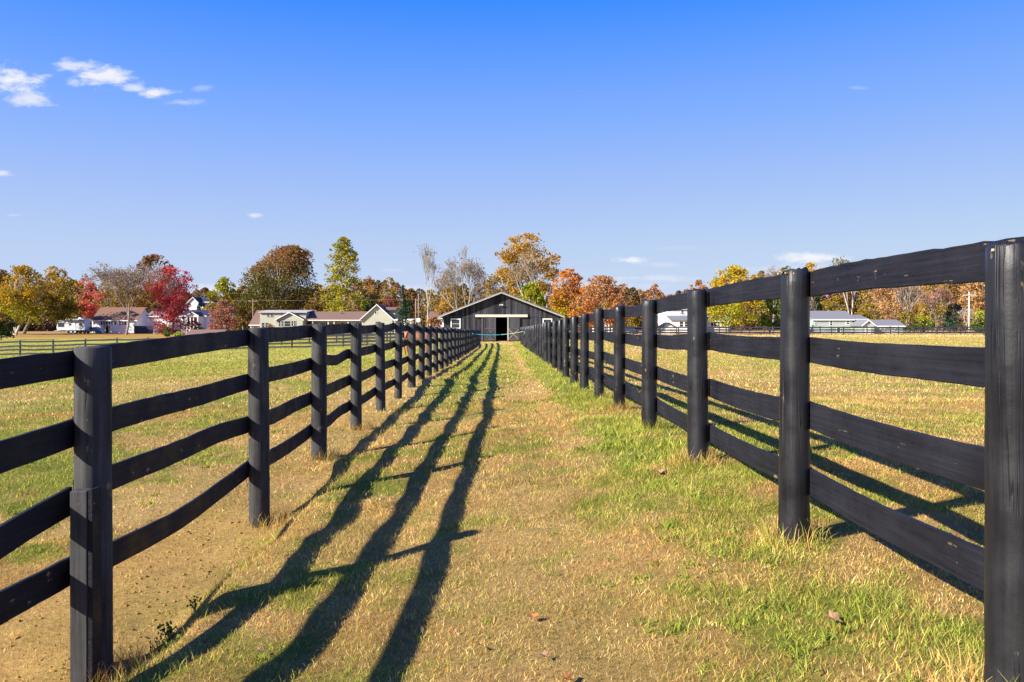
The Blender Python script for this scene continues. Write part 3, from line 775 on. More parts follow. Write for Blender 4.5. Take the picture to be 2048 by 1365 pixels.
def tall_white():
    h = House('house', 'tall white gabled house showing over the dark blue roof', 'house', 388, 235, 662)
    h.ridge_y(364.5, 408, 595.5, 617, 0, 12, 'slate', .3, 'whiteside', 'white')
    h.ridge_x(388, 420, 595.5, 604, 3, 9, 'slate', .2); h.wall(390, 418, 604, 3.2, 8.9, 'whiteside')
    h.window(384.5, 389.5, 620, 628, 0, 'white')
    h.window(372, 376, 620, 628, 0, 'white')
tall_white()
def run_in_shed():
    h = House('shed', 'low shed with reddish brown roof beyond the left paddock fence', 'shed', 404, 92)
    MB().box(h.X(369), h.X(438), h.Y + .2, h.Y + 3.4, h.zb - .3, h.Z(672)).build('wall', M['palegreen'], h.o)
    MB().ext([(h.X(365), h.Y - .1, h.Z(677)), (h.X(370), h.Y + 1.8, h.Z(660.6)), (h.X(370), h.Y + 1.8, h.Z(659.6)), (h.X(365), h.Y - .1, h.Z(676))], (h.X(440) - h.X(367), 0, 0)).build('roof', M['brownroof'], h.o)
    MB().ext([(h.X(367), h.Y + 3.7, h.Z(677)), (h.X(369.4), h.Y + 1.82, h.Z(660.6)), (h.X(369.4), h.Y + 1.82, h.Z(659.6)), (h.X(367), h.Y + 3.7, h.Z(676))], (h.X(440) - h.X(367), 0, 0)).build('back_roof', M['brownroof'], h.o)
run_in_shed()
def dark_privacy():
    t = thing('wooden_fence', 'dark solid board fence beside the white house with the bare tree', 'fence', (wx(285, 180), 180, zgs(wx(285, 180), 180)))
    a, c = wx(268, 180), wx(306, 180); z0 = zgs(wx(285, 180), 180); m_ = MB(); x = a
    while x < c: m_.box(x, x + .17, 180, 180.03, z0 - .1, z0 + 1.75 + rng.uniform(-.02, .02)); x += .185
    m_.build('board_panel', M['slate'], t)
    MB().box(a, c, 180.031, 180.08, z0 + 1.3, z0 + 1.4).build('rail', M['slate'], t)
dark_privacy()
def white_right():
    h = House('house', 'white two-storey house with a lower grey-roofed front wing at the right', 'house', 1360, 165)
    h.wall(1329, 1398, 617, 4, 12, 'whiteside'); h.ridge_x(1326, 1400, 606, 617.5, 4, 12, 'greyroof', .3, 'whiteside')
    h.wall(1342.5, 1400, 641.3, 0, 3.98, 'whiteside')
    MB().ext([(h.X(1340.5), h.Y - .3, h.Z(641.6)), (h.X(1340.5), h.Y + 3.97, h.Z(632.2)), (h.X(1340.5), h.Y + 3.97, h.Z(631)), (h.X(1340.5), h.Y - .3, h.Z(640.2))], (h.X(1402) - h.X(1340.5), 0, 0)).build('wing_roof', M['greyroof'], h.o)
    for a in (1359, 1369.5): h.window(a, a + 7.5, 644, 654, 0, 'white')
    h.window(1371, 1376, 620.5, 628, 4, 'white'); h.window(1388, 1393, 620.5, 628, 4, 'white')
white_right()
def cream_right():
    h = House('house', 'low cream house with dark shutters showing under the golden maple', 'house', 1428, 172)
    h.wall(1408, 1462, 642.5, 0, 8, 'cream'); h.ridge_x(1405, 1464, 632, 642.5, 0, 8, 'greyroof', .3, 'cream')
    for a in (1427.5, 1448): h.window(a, a + 6, 644.5, 652.5, 0, 'white', True)
cream_right()
def shed_right():
    h = House('shed', 'small grey-roofed garden shed with cream gable before the white house', 'shed', 1336, 140)
    h.ridge_y(1322, 1352, 647, 656, 0, 3.5, 'greyroof', .2, 'cream', 'slate')
    MB().box(h.X(1333), h.X(1341), h.Y - .05, h.Y - .004, h.zb, h.Z(658)).build('door', M['white'], h.o)
shed_right()
def porch_columns():
    h = House('house', 'brick and white house with white porch columns seen between the near fence posts', 'house', 1200, 168)
    h.wall(1150, 1245, 640, 2.4, 10, 'brick'); h.ridge_x(1147, 1248, 626, 641, 0, 10, 'greyroof', .3, 'brick')
    for a in (1186.5, 1211.5, 1217.5, 1223.5): MB().box(h.X(a) - .17, h.X(a) + .17, h.Y + .1, h.Y + .4, h.zb, h.Z(641)).build('porch_post', M['white'], h.o)
    for a in (1160, 1178, 1202, 1232): h.window(a, a + 5, 645, 653, 2.4, 'white')
porch_columns()
def green_right():
    h = House('house', 'pale green house with grey roofs and chimney beyond the right paddock', 'house', 1690, 160)
    h.wall(1626, 1706, 640, 0, 8, 'palegreen'); h.ridge_x(1623, 1709, 623, 639.5, 0, 8, 'greyroof', .3, 'palegreen')
    MB().box(h.X(1616.5), h.X(1623.5), h.Y + 3.2, h.Y + 4.6, h.zb - .3, h.Z(620)).build('chimney', M['palegreen'], h.o)
    h.wall(1706.2, 1738, 640, 1, 8, 'palegreen'); h.ridge_x(1705, 1741, 631.2, 639.5, 1, 8, 'greyroof', .25, 'palegreen')
    h.window(1660, 1665, 642, 651.5, 0, 'white'); h.window(1692.5, 1699, 642, 648.5, 0, 'white'); h.window(1674, 1680, 656, 664, 0, 'white')
    h.ridge_y(1700, 1727, 642, 653, -5, 1, 'greyroof', .3, 'palegreen')
    h.window(1712, 1714.5, 646, 650.5, -5, 'white', bars=False, fr=.06)
    MB().box(h.X(1707), h.X(1719), h.Y - 5.06, h.Y - 5.004, h.zb, h.Z(656)).build('garage_door', M['white'], h.o)
    h.wall(1727.2, 1788, 653, -3.5, 3, 'palegreen'); h.ridge_x(1714, 1792, 641.5, 652.8, -3.5, 3, 'greyroof', .3, 'palegreen')
    h.window(1745, 1752, 655.5, 661, -3.5, 'white'); h.window(1765, 1772, 655.5, 661, -3.5, 'white')
    for px_ in (1629.5,): h.window(px_, px_ + 2, 640.5, 650, -.02, 'white', fr=.08)
green_right()
def white_outbuilding():
    h = House('garage', 'long low white outbuilding right of the sage house garage', 'garage', 808, 175)
    h.wall(788, 822, 641.5, 0, 6, 'cream'); 
    MB().ext([(h.X(786), h.Y - .3, h.Z(641.5)), (h.X(786), h.Y + 6.2, h.Z(639)), (h.X(786), h.Y + 6.2, h.Z(637.5)), (h.X(786), h.Y - .3, h.Z(640))], (h.X(824) - h.X(786), 0, 0)).build('roof', M['white'], h.o)
    MB().box(h.X(812), h.X(819), h.Y - .05, h.Y - .004, h.zb, h.Z(645)).build('door', M['dark'], h.o)
    h.window(796, 802, 644, 648, 0, 'white')
white_outbuilding()
def far_grey():
    h = House('house', 'grey-roofed house half hidden by trees left of the barn', 'house', 872, 170)
    h.wall(858, 892, 637, 0, 8, 'whiteside'); h.ridge_x(856, 894, 624, 637, 0, 8, 'brownroof', .3, 'whiteside')
    for a in (863, 878): h.window(a, a + 4, 640, 647, 0, 'white')
far_grey()

# ------------------------------------------------------------------ vehicles
def wheel(mbx, x, y, z, r, w, root):
    o = MB().tube([(x, y - w / 2, z), (x, y + w / 2, z)], r, 14).build('wheel', M['rubber'], root, False)
    MB().tube([(x, y - w / 2 - .012, z), (x, y - w / 2 - .001, z)], r * .55, 10).build('rim', M['metal'], o)
def car(name, label, px, Y, mat, flip=1, cat='car', tall=1.0):
    x = wx(px, Y); z = zgs(x, Y); root = thing(name, label, cat, (x, Y, z))
    prof = [(-2.2, .35), (-2.22, .72), (-1.95, .88), (-1.0, .95), (-.45, 1.42 * tall), (1.0, 1.45 * tall), (1.75, 1.0), (2.2, .92), (2.25, .4)]
    MB().ext([(x + flip * a, Y, z + c) for a, c in prof], (0, 1.7, 0)).build('body', M[mat], root, bevel=.04)
    wn = [(-.88, .98), (-.42, 1.36 * tall), (.95, 1.38 * tall), (1.5, 1.02)]
    MB().ext([(x + flip * a, Y - .012, z + c) for a, c in wn], (0, .01, 0)).build('side_window', M['glass'], root)
    for a in (-1.4, 1.4):
        for yy in (Y + .05, Y + 1.65): wheel(None, x + a, yy, z + .33, .33, .22, root)
    MB().box(x + flip * 2.2 - .04, x + flip * 2.2 + .06, Y + .1, Y + .35, z + .7, z + .85).build('headlight', M['white'], root)
    return root
car('parked_car', 'blue car parked under the breezeway beside the white camper', 181, 188, 'carblue')
car('parked_car', 'white car with blue windows parked before the houses between the near right posts', 1256, 140, 'carwhite', -1)
car('parked_car', 'dark blue car behind the right paddock fence past the pale green house', 1808, 205, 'carblue')
def camper():
    Y = 186; x0, x1 = wx(113, Y), wx(170, Y); zb = zgs(x0, Y); r = thing('camper_trailer', 'large white camper trailer with dark end window under the yellow trees', 'camper', ((x0 + x1) / 2, Y, zb))
    zt = wz(638, Y)
    MB().ext([(x0 + .3, Y, zb + .7), (x1, Y, zb + .7), (x1, Y, zt - .4), (x1 - .5, Y, zt), (x0 + 1.0, Y, zt), (x0 + .6, Y, zt - .2), (x0, Y, zb + 1.6), (x0, Y, zb + 1.0)], (0, 2.5, 0)).build('body', M['carwhite'], r, bevel=.05)
    def win(a, c, t, bb): MB().box(wx(a, Y), wx(c, Y), Y - .02, Y - .002, wz(bb, Y), wz(t, Y)).build('window', M['glass'], r)
    win(116, 128.5, 646, 654.5); win(138, 142.5, 647.5, 651.5); win(158, 165, 647, 652)
    MB().box(wx(146, Y), wx(150.5, Y), Y - .04, Y - .003, zb + .75, wz(646, Y)).build('door', M['white'], r)
    MB().box(wx(131, Y), wx(168, Y), Y - .5, Y - .03, wz(642, Y), wz(640.6, Y)).build('awning', M['slate'], r)
    MB().tube([(wx(156, Y), Y + 1.2, zt), (wx(156, Y), Y + 1.2, zt + .3)], [.55, .4], 10).build('roof_vent', M['white'], r)
    for a in (142, 150):
        for yy in (Y + .1, Y + 2.4): wheel(None, wx(a, Y), yy, zb + .4, .4, .24, r)
    MB().bar((x0 + .3, Y + 1.25, zb + .75), (x0 - 1.2, Y + 1.25, zb + .55), .12, .12).build('hitch', M['metal'], r)
camper()

# ------------------------------------------------------------------ utility poles and wires
def pole(label, px, pt, Y, mat, arm=True, box=None, r=.15):
    x = wx(px, Y); zb = zgs(x, Y); zt = wz(pt, Y); o = thing('utility_pole', label, 'utility pole', (x, Y, zb))
    MB().tube([(x, Y, zb - .4), (x, Y, zt)], [r, r * .7], 10).build('shaft', M[mat], o, True)
    if arm:
        MB().box(x - 1.1, x + 1.1, Y - .2, Y - .12, zt - .7, zt - .55).build('crossarm', M[mat], o)
        for q in (-1, 0, 1): MB().tube([(x + q, Y - .16, zt - .55), (x + q, Y - .16, zt - .35)], [.06, .04], 6).build('insulator', M['metal'], o)
    if box: MB().tube([(x + box, Y - .3, zt - 1.6), (x + box, Y - .3, zt - .75)], .28, 10).build('transformer', M['metal'], o, True)
    return o
pole('brown utility pole rising left of the sage house dormer', 506, 598, 205, 'pole', True)
pole('shorter brown pole left of the white box, near the barn', 831.5, 598, 110, 'pole', False, None, .1)
pole('taller brown pole carrying a white box left of the barn', 837, 588, 112, 'pole', False, None, .09)
Yb = 111.7; MB_ = MB().box(wx(832.8, Yb), wx(840.8, Yb), Yb - .2, Yb - .02, wz(644.8, Yb), wz(637, Yb))
bx_ = MB_.build('utility_box', M['white']); tag(bx_, 'white metal box mounted on the taller pole near the barn', 'utility box')
pole('utility pole with a pale transformer among the orange trees behind the barn', 1094, 584, 140, 'pole', True, -.4)
pole('tall pale wooden pole standing against the woods far right', 1938, 584, 150, 'palepole', True, None, .17)
def wire(label, pts, r=.009):
    c = MB(); P = []
    for (a, b_) in zip(pts[:-1], pts[1:]):
        for t in np.linspace(0, 1, 10):
            p = Vector(a).lerp(Vector(b_), float(t)); p.z -= .9 * 4 * t * (1 - t) * .6; P.append(p)
    c.tube(P, r, 4); o = c.build('power_line', M['pole']); tag(o, label, 'wire')
def wp(px, pt, Y, dx=0): return (wx(px, Y) + dx, Y - .16, wz(pt, Y) - .33)
wire('upper power line strung past the sage house to the transformer pole', [(-75, 212, wz(592, 212)), wp(506, 598, 205, -1), wp(1094, 584, 140, -1)])
wire('lower power line strung past the sage house to the transformer pole', [(-75, 212, wz(606, 212)), wp(506, 598, 205, 1), wp(1094, 584, 140, 1)])
wire('power line sagging from the transformer pole to the pale right pole', [wp(1094, 584, 140, 0), wp(1938, 584, 150, 0)])

# ------------------------------------------------------------------ trees
PAL = dict(
    gold=[(.62, .36, .03), (.52, .33, .03), (.45, .27, .03), (.34, .26, .04)],
    olive=[(.24, .19, .03), (.17, .16, .03), (.34, .24, .03), (.40, .26, .04)],
    brown=[(.27, .13, .04), (.19, .10, .035), (.34, .16, .04), (.24, .16, .05)],
    browngreen=[(.09, .10, .025), (.16, .12, .03), (.24, .13, .035), (.12, .11, .025), (.30, .15, .04)],
    rusttop=[(.32, .15, .05), (.26, .12, .05), (.20, .12, .04)],
    zelk=[(.10, .11, .03), (.15, .14, .03), (.20, .15, .035), (.12, .12, .03), (.26, .17, .045)], zelktop=[(.38, .18, .08), (.44, .19, .09), (.28, .17, .05), (.20, .15, .04)],
    paleorange=[(.52, .31, .13), (.48, .27, .12), (.46, .32, .18), (.54, .35, .10)],
    red=[(.62, .085, .095), (.52, .06, .075), (.66, .16, .12), (.44, .07, .08)],
    coral=[(.70, .17, .14), (.64, .12, .11), (.66, .25, .14)],
    orange=[(.66, .24, .03), (.60, .18, .03), (.55, .30, .04), (.48, .15, .04)],
    rust=[(.48, .22, .09), (.42, .19, .08), (.54, .26, .07), (.38, .20, .11), (.48, .28, .14)],
    dusty=[(.44, .19, .12), (.38, .16, .10), (.36, .20, .12)],
    ygreen=[(.42, .40, .03), (.30, .34, .03), (.52, .42, .03), (.20, .25, .03)],
    tallgreen=[(.40, .36, .03), (.48, .40, .03), (.22, .23, .03), (.54, .40, .04), (.18, .19, .03)],
    maple2=[(.62, .40, .03), (.50, .40, .03), (.34, .36, .03), (.60, .30, .03)],
    sycamore=[(.50, .28, .04), (.44, .24, .05), (.36, .22, .05), (.54, .34, .05)],
    conifer=[(.03, .065, .03), (.04, .08, .035), (.05, .085, .03)],
    blueconifer=[(.05, .09, .065), (.06, .11, .08), (.08, .12, .07)],
    green=[(.10, .16, .03), (.14, .20, .03), (.08, .12, .03)],
    lime=[(.42, .46, .04), (.36, .42, .04)],
    grey=[(.30, .24, .18), (.26, .20, .16), (.34, .24, .15)],
    wine=[(.24, .04, .06), (.30, .05, .06), (.34, .10, .05)],
    duskgold=[(.42, .27, .06), (.34, .24, .08), (.30, .24, .06), (.46, .26, .05)],
)
def leaves(rg, cen, n, size, cols, jit=.18):
    """cen (n,3) -> quads"""
    a = rg.normal(size=(n, 3)); a /= np.linalg.norm(a, axis=1)[:, None]
    b_ = rg.normal(size=(n, 3)); b_ -= a * (a * b_).sum(1)[:, None]; b_ /= np.linalg.norm(b_, axis=1)[:, None]
    s1 = size * rg.uniform(.55, 1.3, (n, 1)) * .5; s2 = s1 * rg.uniform(.55, 1.0, (n, 1))
    v = np.stack([cen - a * s1 - b_ * s2 * .5, cen + b_ * s2 - a * s1 * .2, cen + a * s1 + b_ * s2 * .3, cen - b_ * s2 + a * s1 * .2], 1).reshape(-1, 3)
    cols = np.clip(cols * .98 * (1 + rg.uniform(-jit, jit, (n, 1))) * (1 + rg.uniform(-.08, .08, (n, 3))), .005, .9)
    f = np.arange(n * 4).reshape(n, 4)
    return v, f, np.repeat(cols, 4, 0)
def skeleton(rg, depth, spread, kids, up=.25, trunk=.3, ratio=.74, multi=1):
    segs = []; tips = []
    def go(p, d, L, r, k):
        nseg = 2; q = p
        for s_ in range(nseg):
            d2 = (d + Vector(rg.normal(0, .10, 3))).normalized(); q2 = q + d2 * L / nseg
            r2 = r * (1 - .28 * (s_ + 1) / nseg); segs.append((q, q2, r * (1 - .28 * s_ / nseg), r2, k)); q = q2; d = d2
        if k == 0: tips.append(q); return
        n = kids + (rg.random() < .4) - (rg.random() < .25)
        a0 = rg.uniform(0, 6.28)
        for i in range(max(2, n)):
            a = a0 + 6.28 * i / n + rg.normal(0, .3); sp = spread * rg.uniform(.55, 1.25) * (.35 if i == 0 and rg.random() < .5 else 1)
            x = d.orthogonal().normalized(); y = d.cross(x)
            nd = (d * math.cos(sp) + (x * math.cos(a) + y * math.sin(a)) * math.sin(sp) + Vector((0, 0, up))).normalized()
            go(q, nd, L * ratio * rg.uniform(.8, 1.15), r2 * rg.uniform(.58, .75), k - 1)
    for m_ in range(multi):
        a = rg.uniform(0, 6.28); d = Vector((0, 0, 1)) if multi == 1 else Vector((math.cos(a) * .35, math.sin(a) * .2, 1)).normalized()
        go(Vector((0, 0, 0)) if multi == 1 else Vector((rg.normal(0, .02), rg.normal(0, .02), 0)), d, trunk, .035 if multi == 1 else .026, depth)
    return segs, tips
def tubes(segs, n=5, minr=0):
    P = np.array([s_[0] for s_ in segs]); Q = np.array([s_[1] for s_ in segs]); r0 = np.maximum([s_[2] for s_ in segs], minr); r1 = np.maximum([s_[3] for s_ in segs], minr)
    d = Q - P; d /= np.linalg.norm(d, axis=1)[:, None] + 1e-9
    h = np.where(np.abs(d[:, 2:3]) < .9, [[0, 0, 1.]], [[1., 0, 0]]); x = np.cross(d, h); x /= np.linalg.norm(x, axis=1)[:, None]; y = np.cross(d, x)
    a = np.arange(n) * 2 * np.pi / n
    ring = x[:, None] * np.cos(a)[None, :, None] + y[:, None] * np.sin(a)[None, :, None]
    v = np.concatenate([P[:, None] + ring * r0[:, None, None], Q[:, None] + ring * r1[:, None, None]], 1)
    k = np.arange(n); f = np.stack([k, (k + 1) % n, (k + 1) % n + n, k + n], 1)
    F = (np.arange(len(segs)) * 2 * n)[:, None, None] + f[None]
    return v.reshape(-1, 3), F.reshape(-1, 4)
def prof_round(t): return np.sqrt(np.clip(1 - (2 * t - 1) ** 2, 0, 1))
def prof_pyr(t): return np.clip(np.where(t < .25, .55 + t * 1.8, 1.0 - (t - .25) * 1.18), .06, 1)
def prof_dome(t): return np.sqrt(np.clip(1 - t ** 2.2, 0, 1)) * np.clip(.72 + t * 1.2, 0, 1)
def prof_cone(t): return np.clip(1.02 - t, .03, 1)
def prof_fan(t): return np.clip(.35 + 1.6 * t, 0, 1) * np.sqrt(np.clip(1 - np.clip((t - .45) / .55, 0, 1) ** 2, 0, 1))
def prof_egg(t): return np.where(t < .3, .78 + t * .73, np.sqrt(np.clip(1 - ((t - .3) / .72) ** .95, 0.004, 1)))
PROF = dict(egg=prof_egg, round=prof_round, pyr=prof_pyr, dome=prof_dome, cone=prof_cone, fan=prof_fan)
tree_count = [0]
def tree(name, label, cat, px, pt, pb, w, Y, pal, shape='dome', n=2600, leaf=.55, trunk='bark', lobes=26, fill=1.0, top=None, low=None, group=None, spread=.6, depth=3, multi=1, base=None, minr=.05, parts=True, tpx=None, lobe_r=.30, up=.25, skew=0, even=.22):
    """px centre, pt/pb top and bottom of the crown, w crown width (all photo pixels), Y distance"""
    tree_count[0] += 1; rg = np.random.default_rng(1000 + tree_count[0] * 7)
    cx = wx(px, Y); tx = wx(px if tpx is None else tpx, Y); zb = zgs(tx, Y) if base is None else base
    z1, z0 = wz(pt, Y), max(wz(pb, Y), zb + .05); rx = w * Y / FPX / 2; ry = rx * .85; H = z1 - z0
    root = thing(name, label, cat, (tx, Y, zb), group)
    # wood
    segs, tips = skeleton(rg, depth, spread, 3, up, .34, .72, multi)
    A = np.array([[*s_[0], *s_[1]] for s_ in segs]); zmax = A[:, [2, 5]].max(); xm = np.abs(A[:, [0, 3]]).max(); ym = np.abs(A[:, [1, 4]]).max()
    kk = .52 if shape in ('pyr', 'cone', 'egg') else .70
    sz = (z1 - zb) * .86 / zmax; sxx = rx * kk / xm; syy = ry * kk / ym
    def tr(p):
        t = min(1, max(0, p[2] / zmax)); return np.array([tx + (cx - tx) * t + p[0] * sxx, Y + p[1] * syy, zb - .1 + p[2] * sz])
    rs = (z1 - zb) * .75
    S2 = [(tr(s_[0]), tr(s_[1]), s_[2] * rs, s_[3] * rs) for s_ in segs]
    v, f = tubes(S2, 6, minr)
    mesh_np('trunk', v, [f], M[trunk], root, None, True)
    # crown
    if n:
        P = PROF[shape]; L = []
        cols = np.array(PAL[pal])
        for i in range(lobes):
            t = rg.random() ** .9; a = rg.uniform(0, 6.28); rr = P(np.array([t]))[0] * math.sqrt(rg.random())
            lr = lobe_r * rg.uniform(.65, 1.25) * min(rx, H * .6) * (.55 + .45 * P(np.array([t]))[0])
            L.append((cx + math.cos(a) * rr * (rx - lr * .38), Y + math.sin(a) * rr * (ry - lr * .38), z0 + lr * .35 + t * max(.1, H - lr * .95), lr, t))
        for i in range(int(lobes * .8)):                    # sprigs that break the outline
            t = rg.random() ** .8; a = rg.uniform(0, 6.28); pr0 = P(np.array([t]))[0]; lr = lobe_r * rg.uniform(.22, .5) * min(rx, H * .6)
            q = rg.uniform(.92, 1.10); L.append((cx + math.cos(a) * pr0 * rx * q, Y + math.sin(a) * pr0 * ry * q, z0 + t * H * rg.uniform(.97, 1.03), lr, t))
        lobes = len(L)
        L = np.array(L); L[:, 0] += skew * Y / FPX * (L[:, 4] - .5); n = int(n * 2.3 * fill); leaf = leaf * .78
        pr = L[:, 3] ** 2; pr /= pr.sum(); ch = rg.choice(lobes, n, p=pr)
        d = rg.normal(size=(n, 3)); d /= np.linalg.norm(d, axis=1)[:, None]
        rad = L[ch, 3] * (rg.random(n) ** .42) * (1 + .25 * rg.normal(size=n) * .5)
        c = L[ch, :3] + d * rad[:, None] * np.array([1.1, 1.1, .78])
        nf = int(n * even)                                   # thinner foliage between the clumps
        tf = rg.random(nf); af = rg.uniform(0, 6.28, nf); rf_ = P(tf) * np.sqrt(rg.random(nf)) * (.80 + .28 * vnoise(tf * 7, af * 1.5, 1.0, tree_count[0]))
        c[:nf] = np.stack([cx + skew * Y / FPX * (tf - .5) + np.cos(af) * rf_ * rx, Y + np.sin(af) * rf_ * ry, z0 + tf * H], 1)
        c[:, 2] = np.maximum(c[:, 2], zb + .1)
        lc = rg.integers(0, len(cols), lobes); pick = np.where(rg.random(n) < .55, lc[ch], rg.integers(0, len(cols), n))
        cc = cols[pick]
        tt = (c[:, 2] - z0) / H
        if top:
            tc_ = np.array(PAL[top]); m_ = rg.random(n) < sstep(.45, .85, tt + rg.normal(0, .08, n)); cc = np.where(m_[:, None], tc_[rg.integers(0, len(tc_), n)], cc)
        if low:
            tc_ = np.array(PAL[low]); m_ = rg.random(n) < sstep(.55, .15, tt + rg.normal(0, .08, n)); cc = np.where(m_[:, None], tc_[rg.integers(0, len(tc_), n)], cc)
        v, f, k = leaves(rg, c, n, leaf, cc)
        mesh_np('crown', v, [f], M['leaf'], root, k)
    return root
def bare(name, label, px, pt, pb, w, Y, trunk='greybark', pal='grey', nleaf=500, spread=.5, depth=5, kids=3, up=.2, tpx=None, multi=1, leaf=.35, minr=.035, trunk_l=.34, group=None, thick=.5):
    tree_count[0] += 1; rg = np.random.default_rng(1000 + tree_count[0] * 7)
    cx = wx(px, Y); tx = wx(px if tpx is None else tpx, Y); zb = zgs(tx, Y); z1 = wz(pt, Y); rx = w * Y / FPX / 2
    root = thing(name, label, 'tree', (tx, Y, zb), group)
    segs, tips = skeleton(rg, depth, spread, kids, up, trunk_l, .74, multi)
    A = np.array([[*s_[0], *s_[1]] for s_ in segs]); zmax = A[:, [2, 5]].max(); xs = np.sort(np.abs(A[:, [0, 3]]).ravel()); xm = xs[int(len(xs) * .985)]
    sz = (z1 - zb) / zmax; sxx = rx / xm
    def tr(p):
        t = min(1, max(0, p[2] / zmax)); return np.array([tx + (cx - tx) * t + p[0] * sxx, Y + p[1] * sxx, zb - .1 + p[2] * sz])
    rs = (z1 - zb) * thick
    mr = [(minr * 1.6 if s_[4] >= 2 else minr) for s_ in segs]
    v, f = tubes([(tr(s_[0]), tr(s_[1]), s_[2] * rs, s_[3] * rs) for s_ in segs], 5, np.array(mr)); o = mesh_np('trunk', v, [f], M[trunk], root, None, True)
    if trunk == 'palebark':                                        # only trunk and limbs are pale, the twigs are grey brown
        o.data.materials.append(M['greybark']); o.data.polygons.foreach_set('material_index', np.repeat([1 if s_[4] < 3 else 0 for s_ in segs], 5).astype(np.int32))
    if nleaf:
        T = np.array([tr(t) for t in tips]); ch = rg.integers(0, len(T), nleaf)
        c = T[ch] + rg.normal(0, .35, (nleaf, 3)); cols = np.array(PAL[pal])
        v, f, k = leaves(rg, c, nleaf, leaf, cols[rg.integers(0, len(cols), nleaf)])
        mesh_np('crown', v, [f], M['leaf'], root, k)
    return root

# left group
tree('oak_tree', 'dark russet oak cut by the left edge of the photo', 'tree', -8, 536, 645, 95, 172, 'brown', 'round', 2200, .55, 'greybark')
tree('maple_tree', 'golden maple with pale forked trunks at far left', 'tree', 48, 531, 650, 110, 168, 'gold', 'dome', 3600, .5, 'palebark', 30, low='ygreen', tpx=30, multi=3, spread=.35)
tree('maple_tree', 'amber and olive maple above the camper trailer', 'tree', 108, 533, 648, 96, 180, 'olive', 'dome', 3300, .5, 'bark', 28, top='gold', tpx=47)
tree('maple_tree', 'brownish olive tree standing just behind the camper', 'tree', 136, 556, 652, 66, 191, 'olive', 'round', 1700, .5, 'bark', 18)
tree('yew_shrub', 'dark evergreen shrub by the left edge behind the fence', 'shrub', 2, 627, 676, 66, 128, 'conifer', 'dome', 1700, .35, 'bark', 16, top='brown')
tree('maple_tree', 'coral red maple between the camper and the bare tree', 'tree', 174, 556, 636, 62, 212, 'coral', 'round', 1700, .55, 'bark', 16)
tree('tulip_tree', 'yellow green tree showing behind the coral maple', 'tree', 152, 560, 630, 44, 235, 'ygreen', 'round', 900, .6, 'bark', 12)
bare('bare_tree', 'leafless grey tree with broad crown in front of the white house', 252, 522, 672, 136, 166, 'greybark', 'grey', 2600, .52, 6, 3, .14, minr=.03, trunk_l=.26, leaf=.3)
tree('oak_tree', 'tall brown oak rising behind the bare tree and red maple', 'tree', 308, 509, 640, 98, 245, 'brown', 'round', 2500, .7, 'bark', 22, top='rusttop')
tree('spruce_tree', 'dark tree filling the gap behind the red maple', 'tree', 330, 560, 660, 60, 215, 'browngreen', 'round', 1200, .6, 'bark', 14)
tree('oak_tree', 'olive brown tree behind the leafless grey tree', 'tree', 232, 548, 655, 90, 250, 'duskgold', 'round', 1600, .7, 'greybark', 16, low='browngreen')
tree('red_maple', 'tall crimson maple with pale limbs beside the blue-roofed house', 'tree', 341, 533, 618, 104, 172, 'red', 'fan', 2000, .42, 'palebark', 24, tpx=346, depth=4, lobe_r=.26, spread=.5)
tree('red_maple', 'low spreading wine red maple in front of the blue-roofed house', 'tree', 345, 590, 674, 104, 168, 'red', 'dome', 2300, .42, 'bark', 20, low='wine', lobe_r=.28)
tree('boxwood_shrub', 'rounded dark green shrub under the red maples', 'shrub', 334, 655, 674, 18, 138, 'green', 'round', 500, .25, 'bark', 7)
tree('boxwood_shrub', 'bright lime green round bush beside the low brown shed roof', 'shrub', 358, 664.5, 682, 21, 120, 'lime', 'round', 650, .22, 'bark', 8)
tree('boxwood_shrub', 'low lime green hedge below the white porch', 'shrub', 397, 654, 662, 30, 172, 'lime', 'dome', 420, .3, 'bark', 10)
tree('boxwood_shrub', 'dark rounded shrub under the bare branches by the garage', 'shrub', 325, 651, 668, 20, 168, 'browngreen', 'round', 350, .3, 'bark', 7)
tree('spruce_tree', 'small dark spruce in front of the tall white gable', 'tree', 399, 603, 626, 16, 205, 'conifer', 'cone', 700, .4, 'bark', 14)
tree('cherry_tree', 'dusty pink leafed tree between the blue-roofed house and sage house', 'tree', 449, 602, 672, 74, 160, 'dusty', 'dome', 2600, .38, 'greybark', 24, depth=4)
tree('maple_tree', 'olive yellow tree above the dusty pink one', 'tree', 448, 555, 650, 72, 212, 'olive', 'dome', 2300, .55, 'greybark', 22, top='ygreen')
tree('oak_tree', 'dark green tree left of the big rust-topped zelkova', 'tree', 487, 572, 650, 50, 222, 'browngreen', 'round', 1300, .55, 'bark', 14)
tree('zelkova_tree', 'very large dark green tree with rust top and many pale stems behind sage house', 'tree', 562, 492, 624, 160, 214, 'zelk', 'dome', 6800, .55, 'palebark', 56, top='zelktop', depth=2, multi=7, spread=.28, tpx=548, lobe_r=.25, skew=44, fill=1.7, even=.5)
tree('oak_tree', 'ochre tree filling the space below the zelkova and tall yellow tree', 'tree', 632, 568, 640, 66, 232, 'duskgold', 'round', 1600, .6, 'bark', 16, low='browngreen')
tree('tulip_tree', 'tall pointed yellow green tulip tree behind the sage house', 'tree', 687, 475, 645, 96, 205, 'tallgreen', 'egg', 4600, .52, 'greybark', 64, lobe_r=.19, low='ygreen', even=.38)
tree('maple_tree', 'olive tree right of the tall tulip tree', 'tree', 741, 572, 650, 50, 228, 'duskgold', 'round', 1300, .6, 'bark', 14, low='green')
tree('oak_tree', 'pale olive rounded tree on the skyline left of the dark spruce', 'tree', 779, 555, 640, 44, 262, 'duskgold', 'round', 1300, .6, 'greybark', 14)
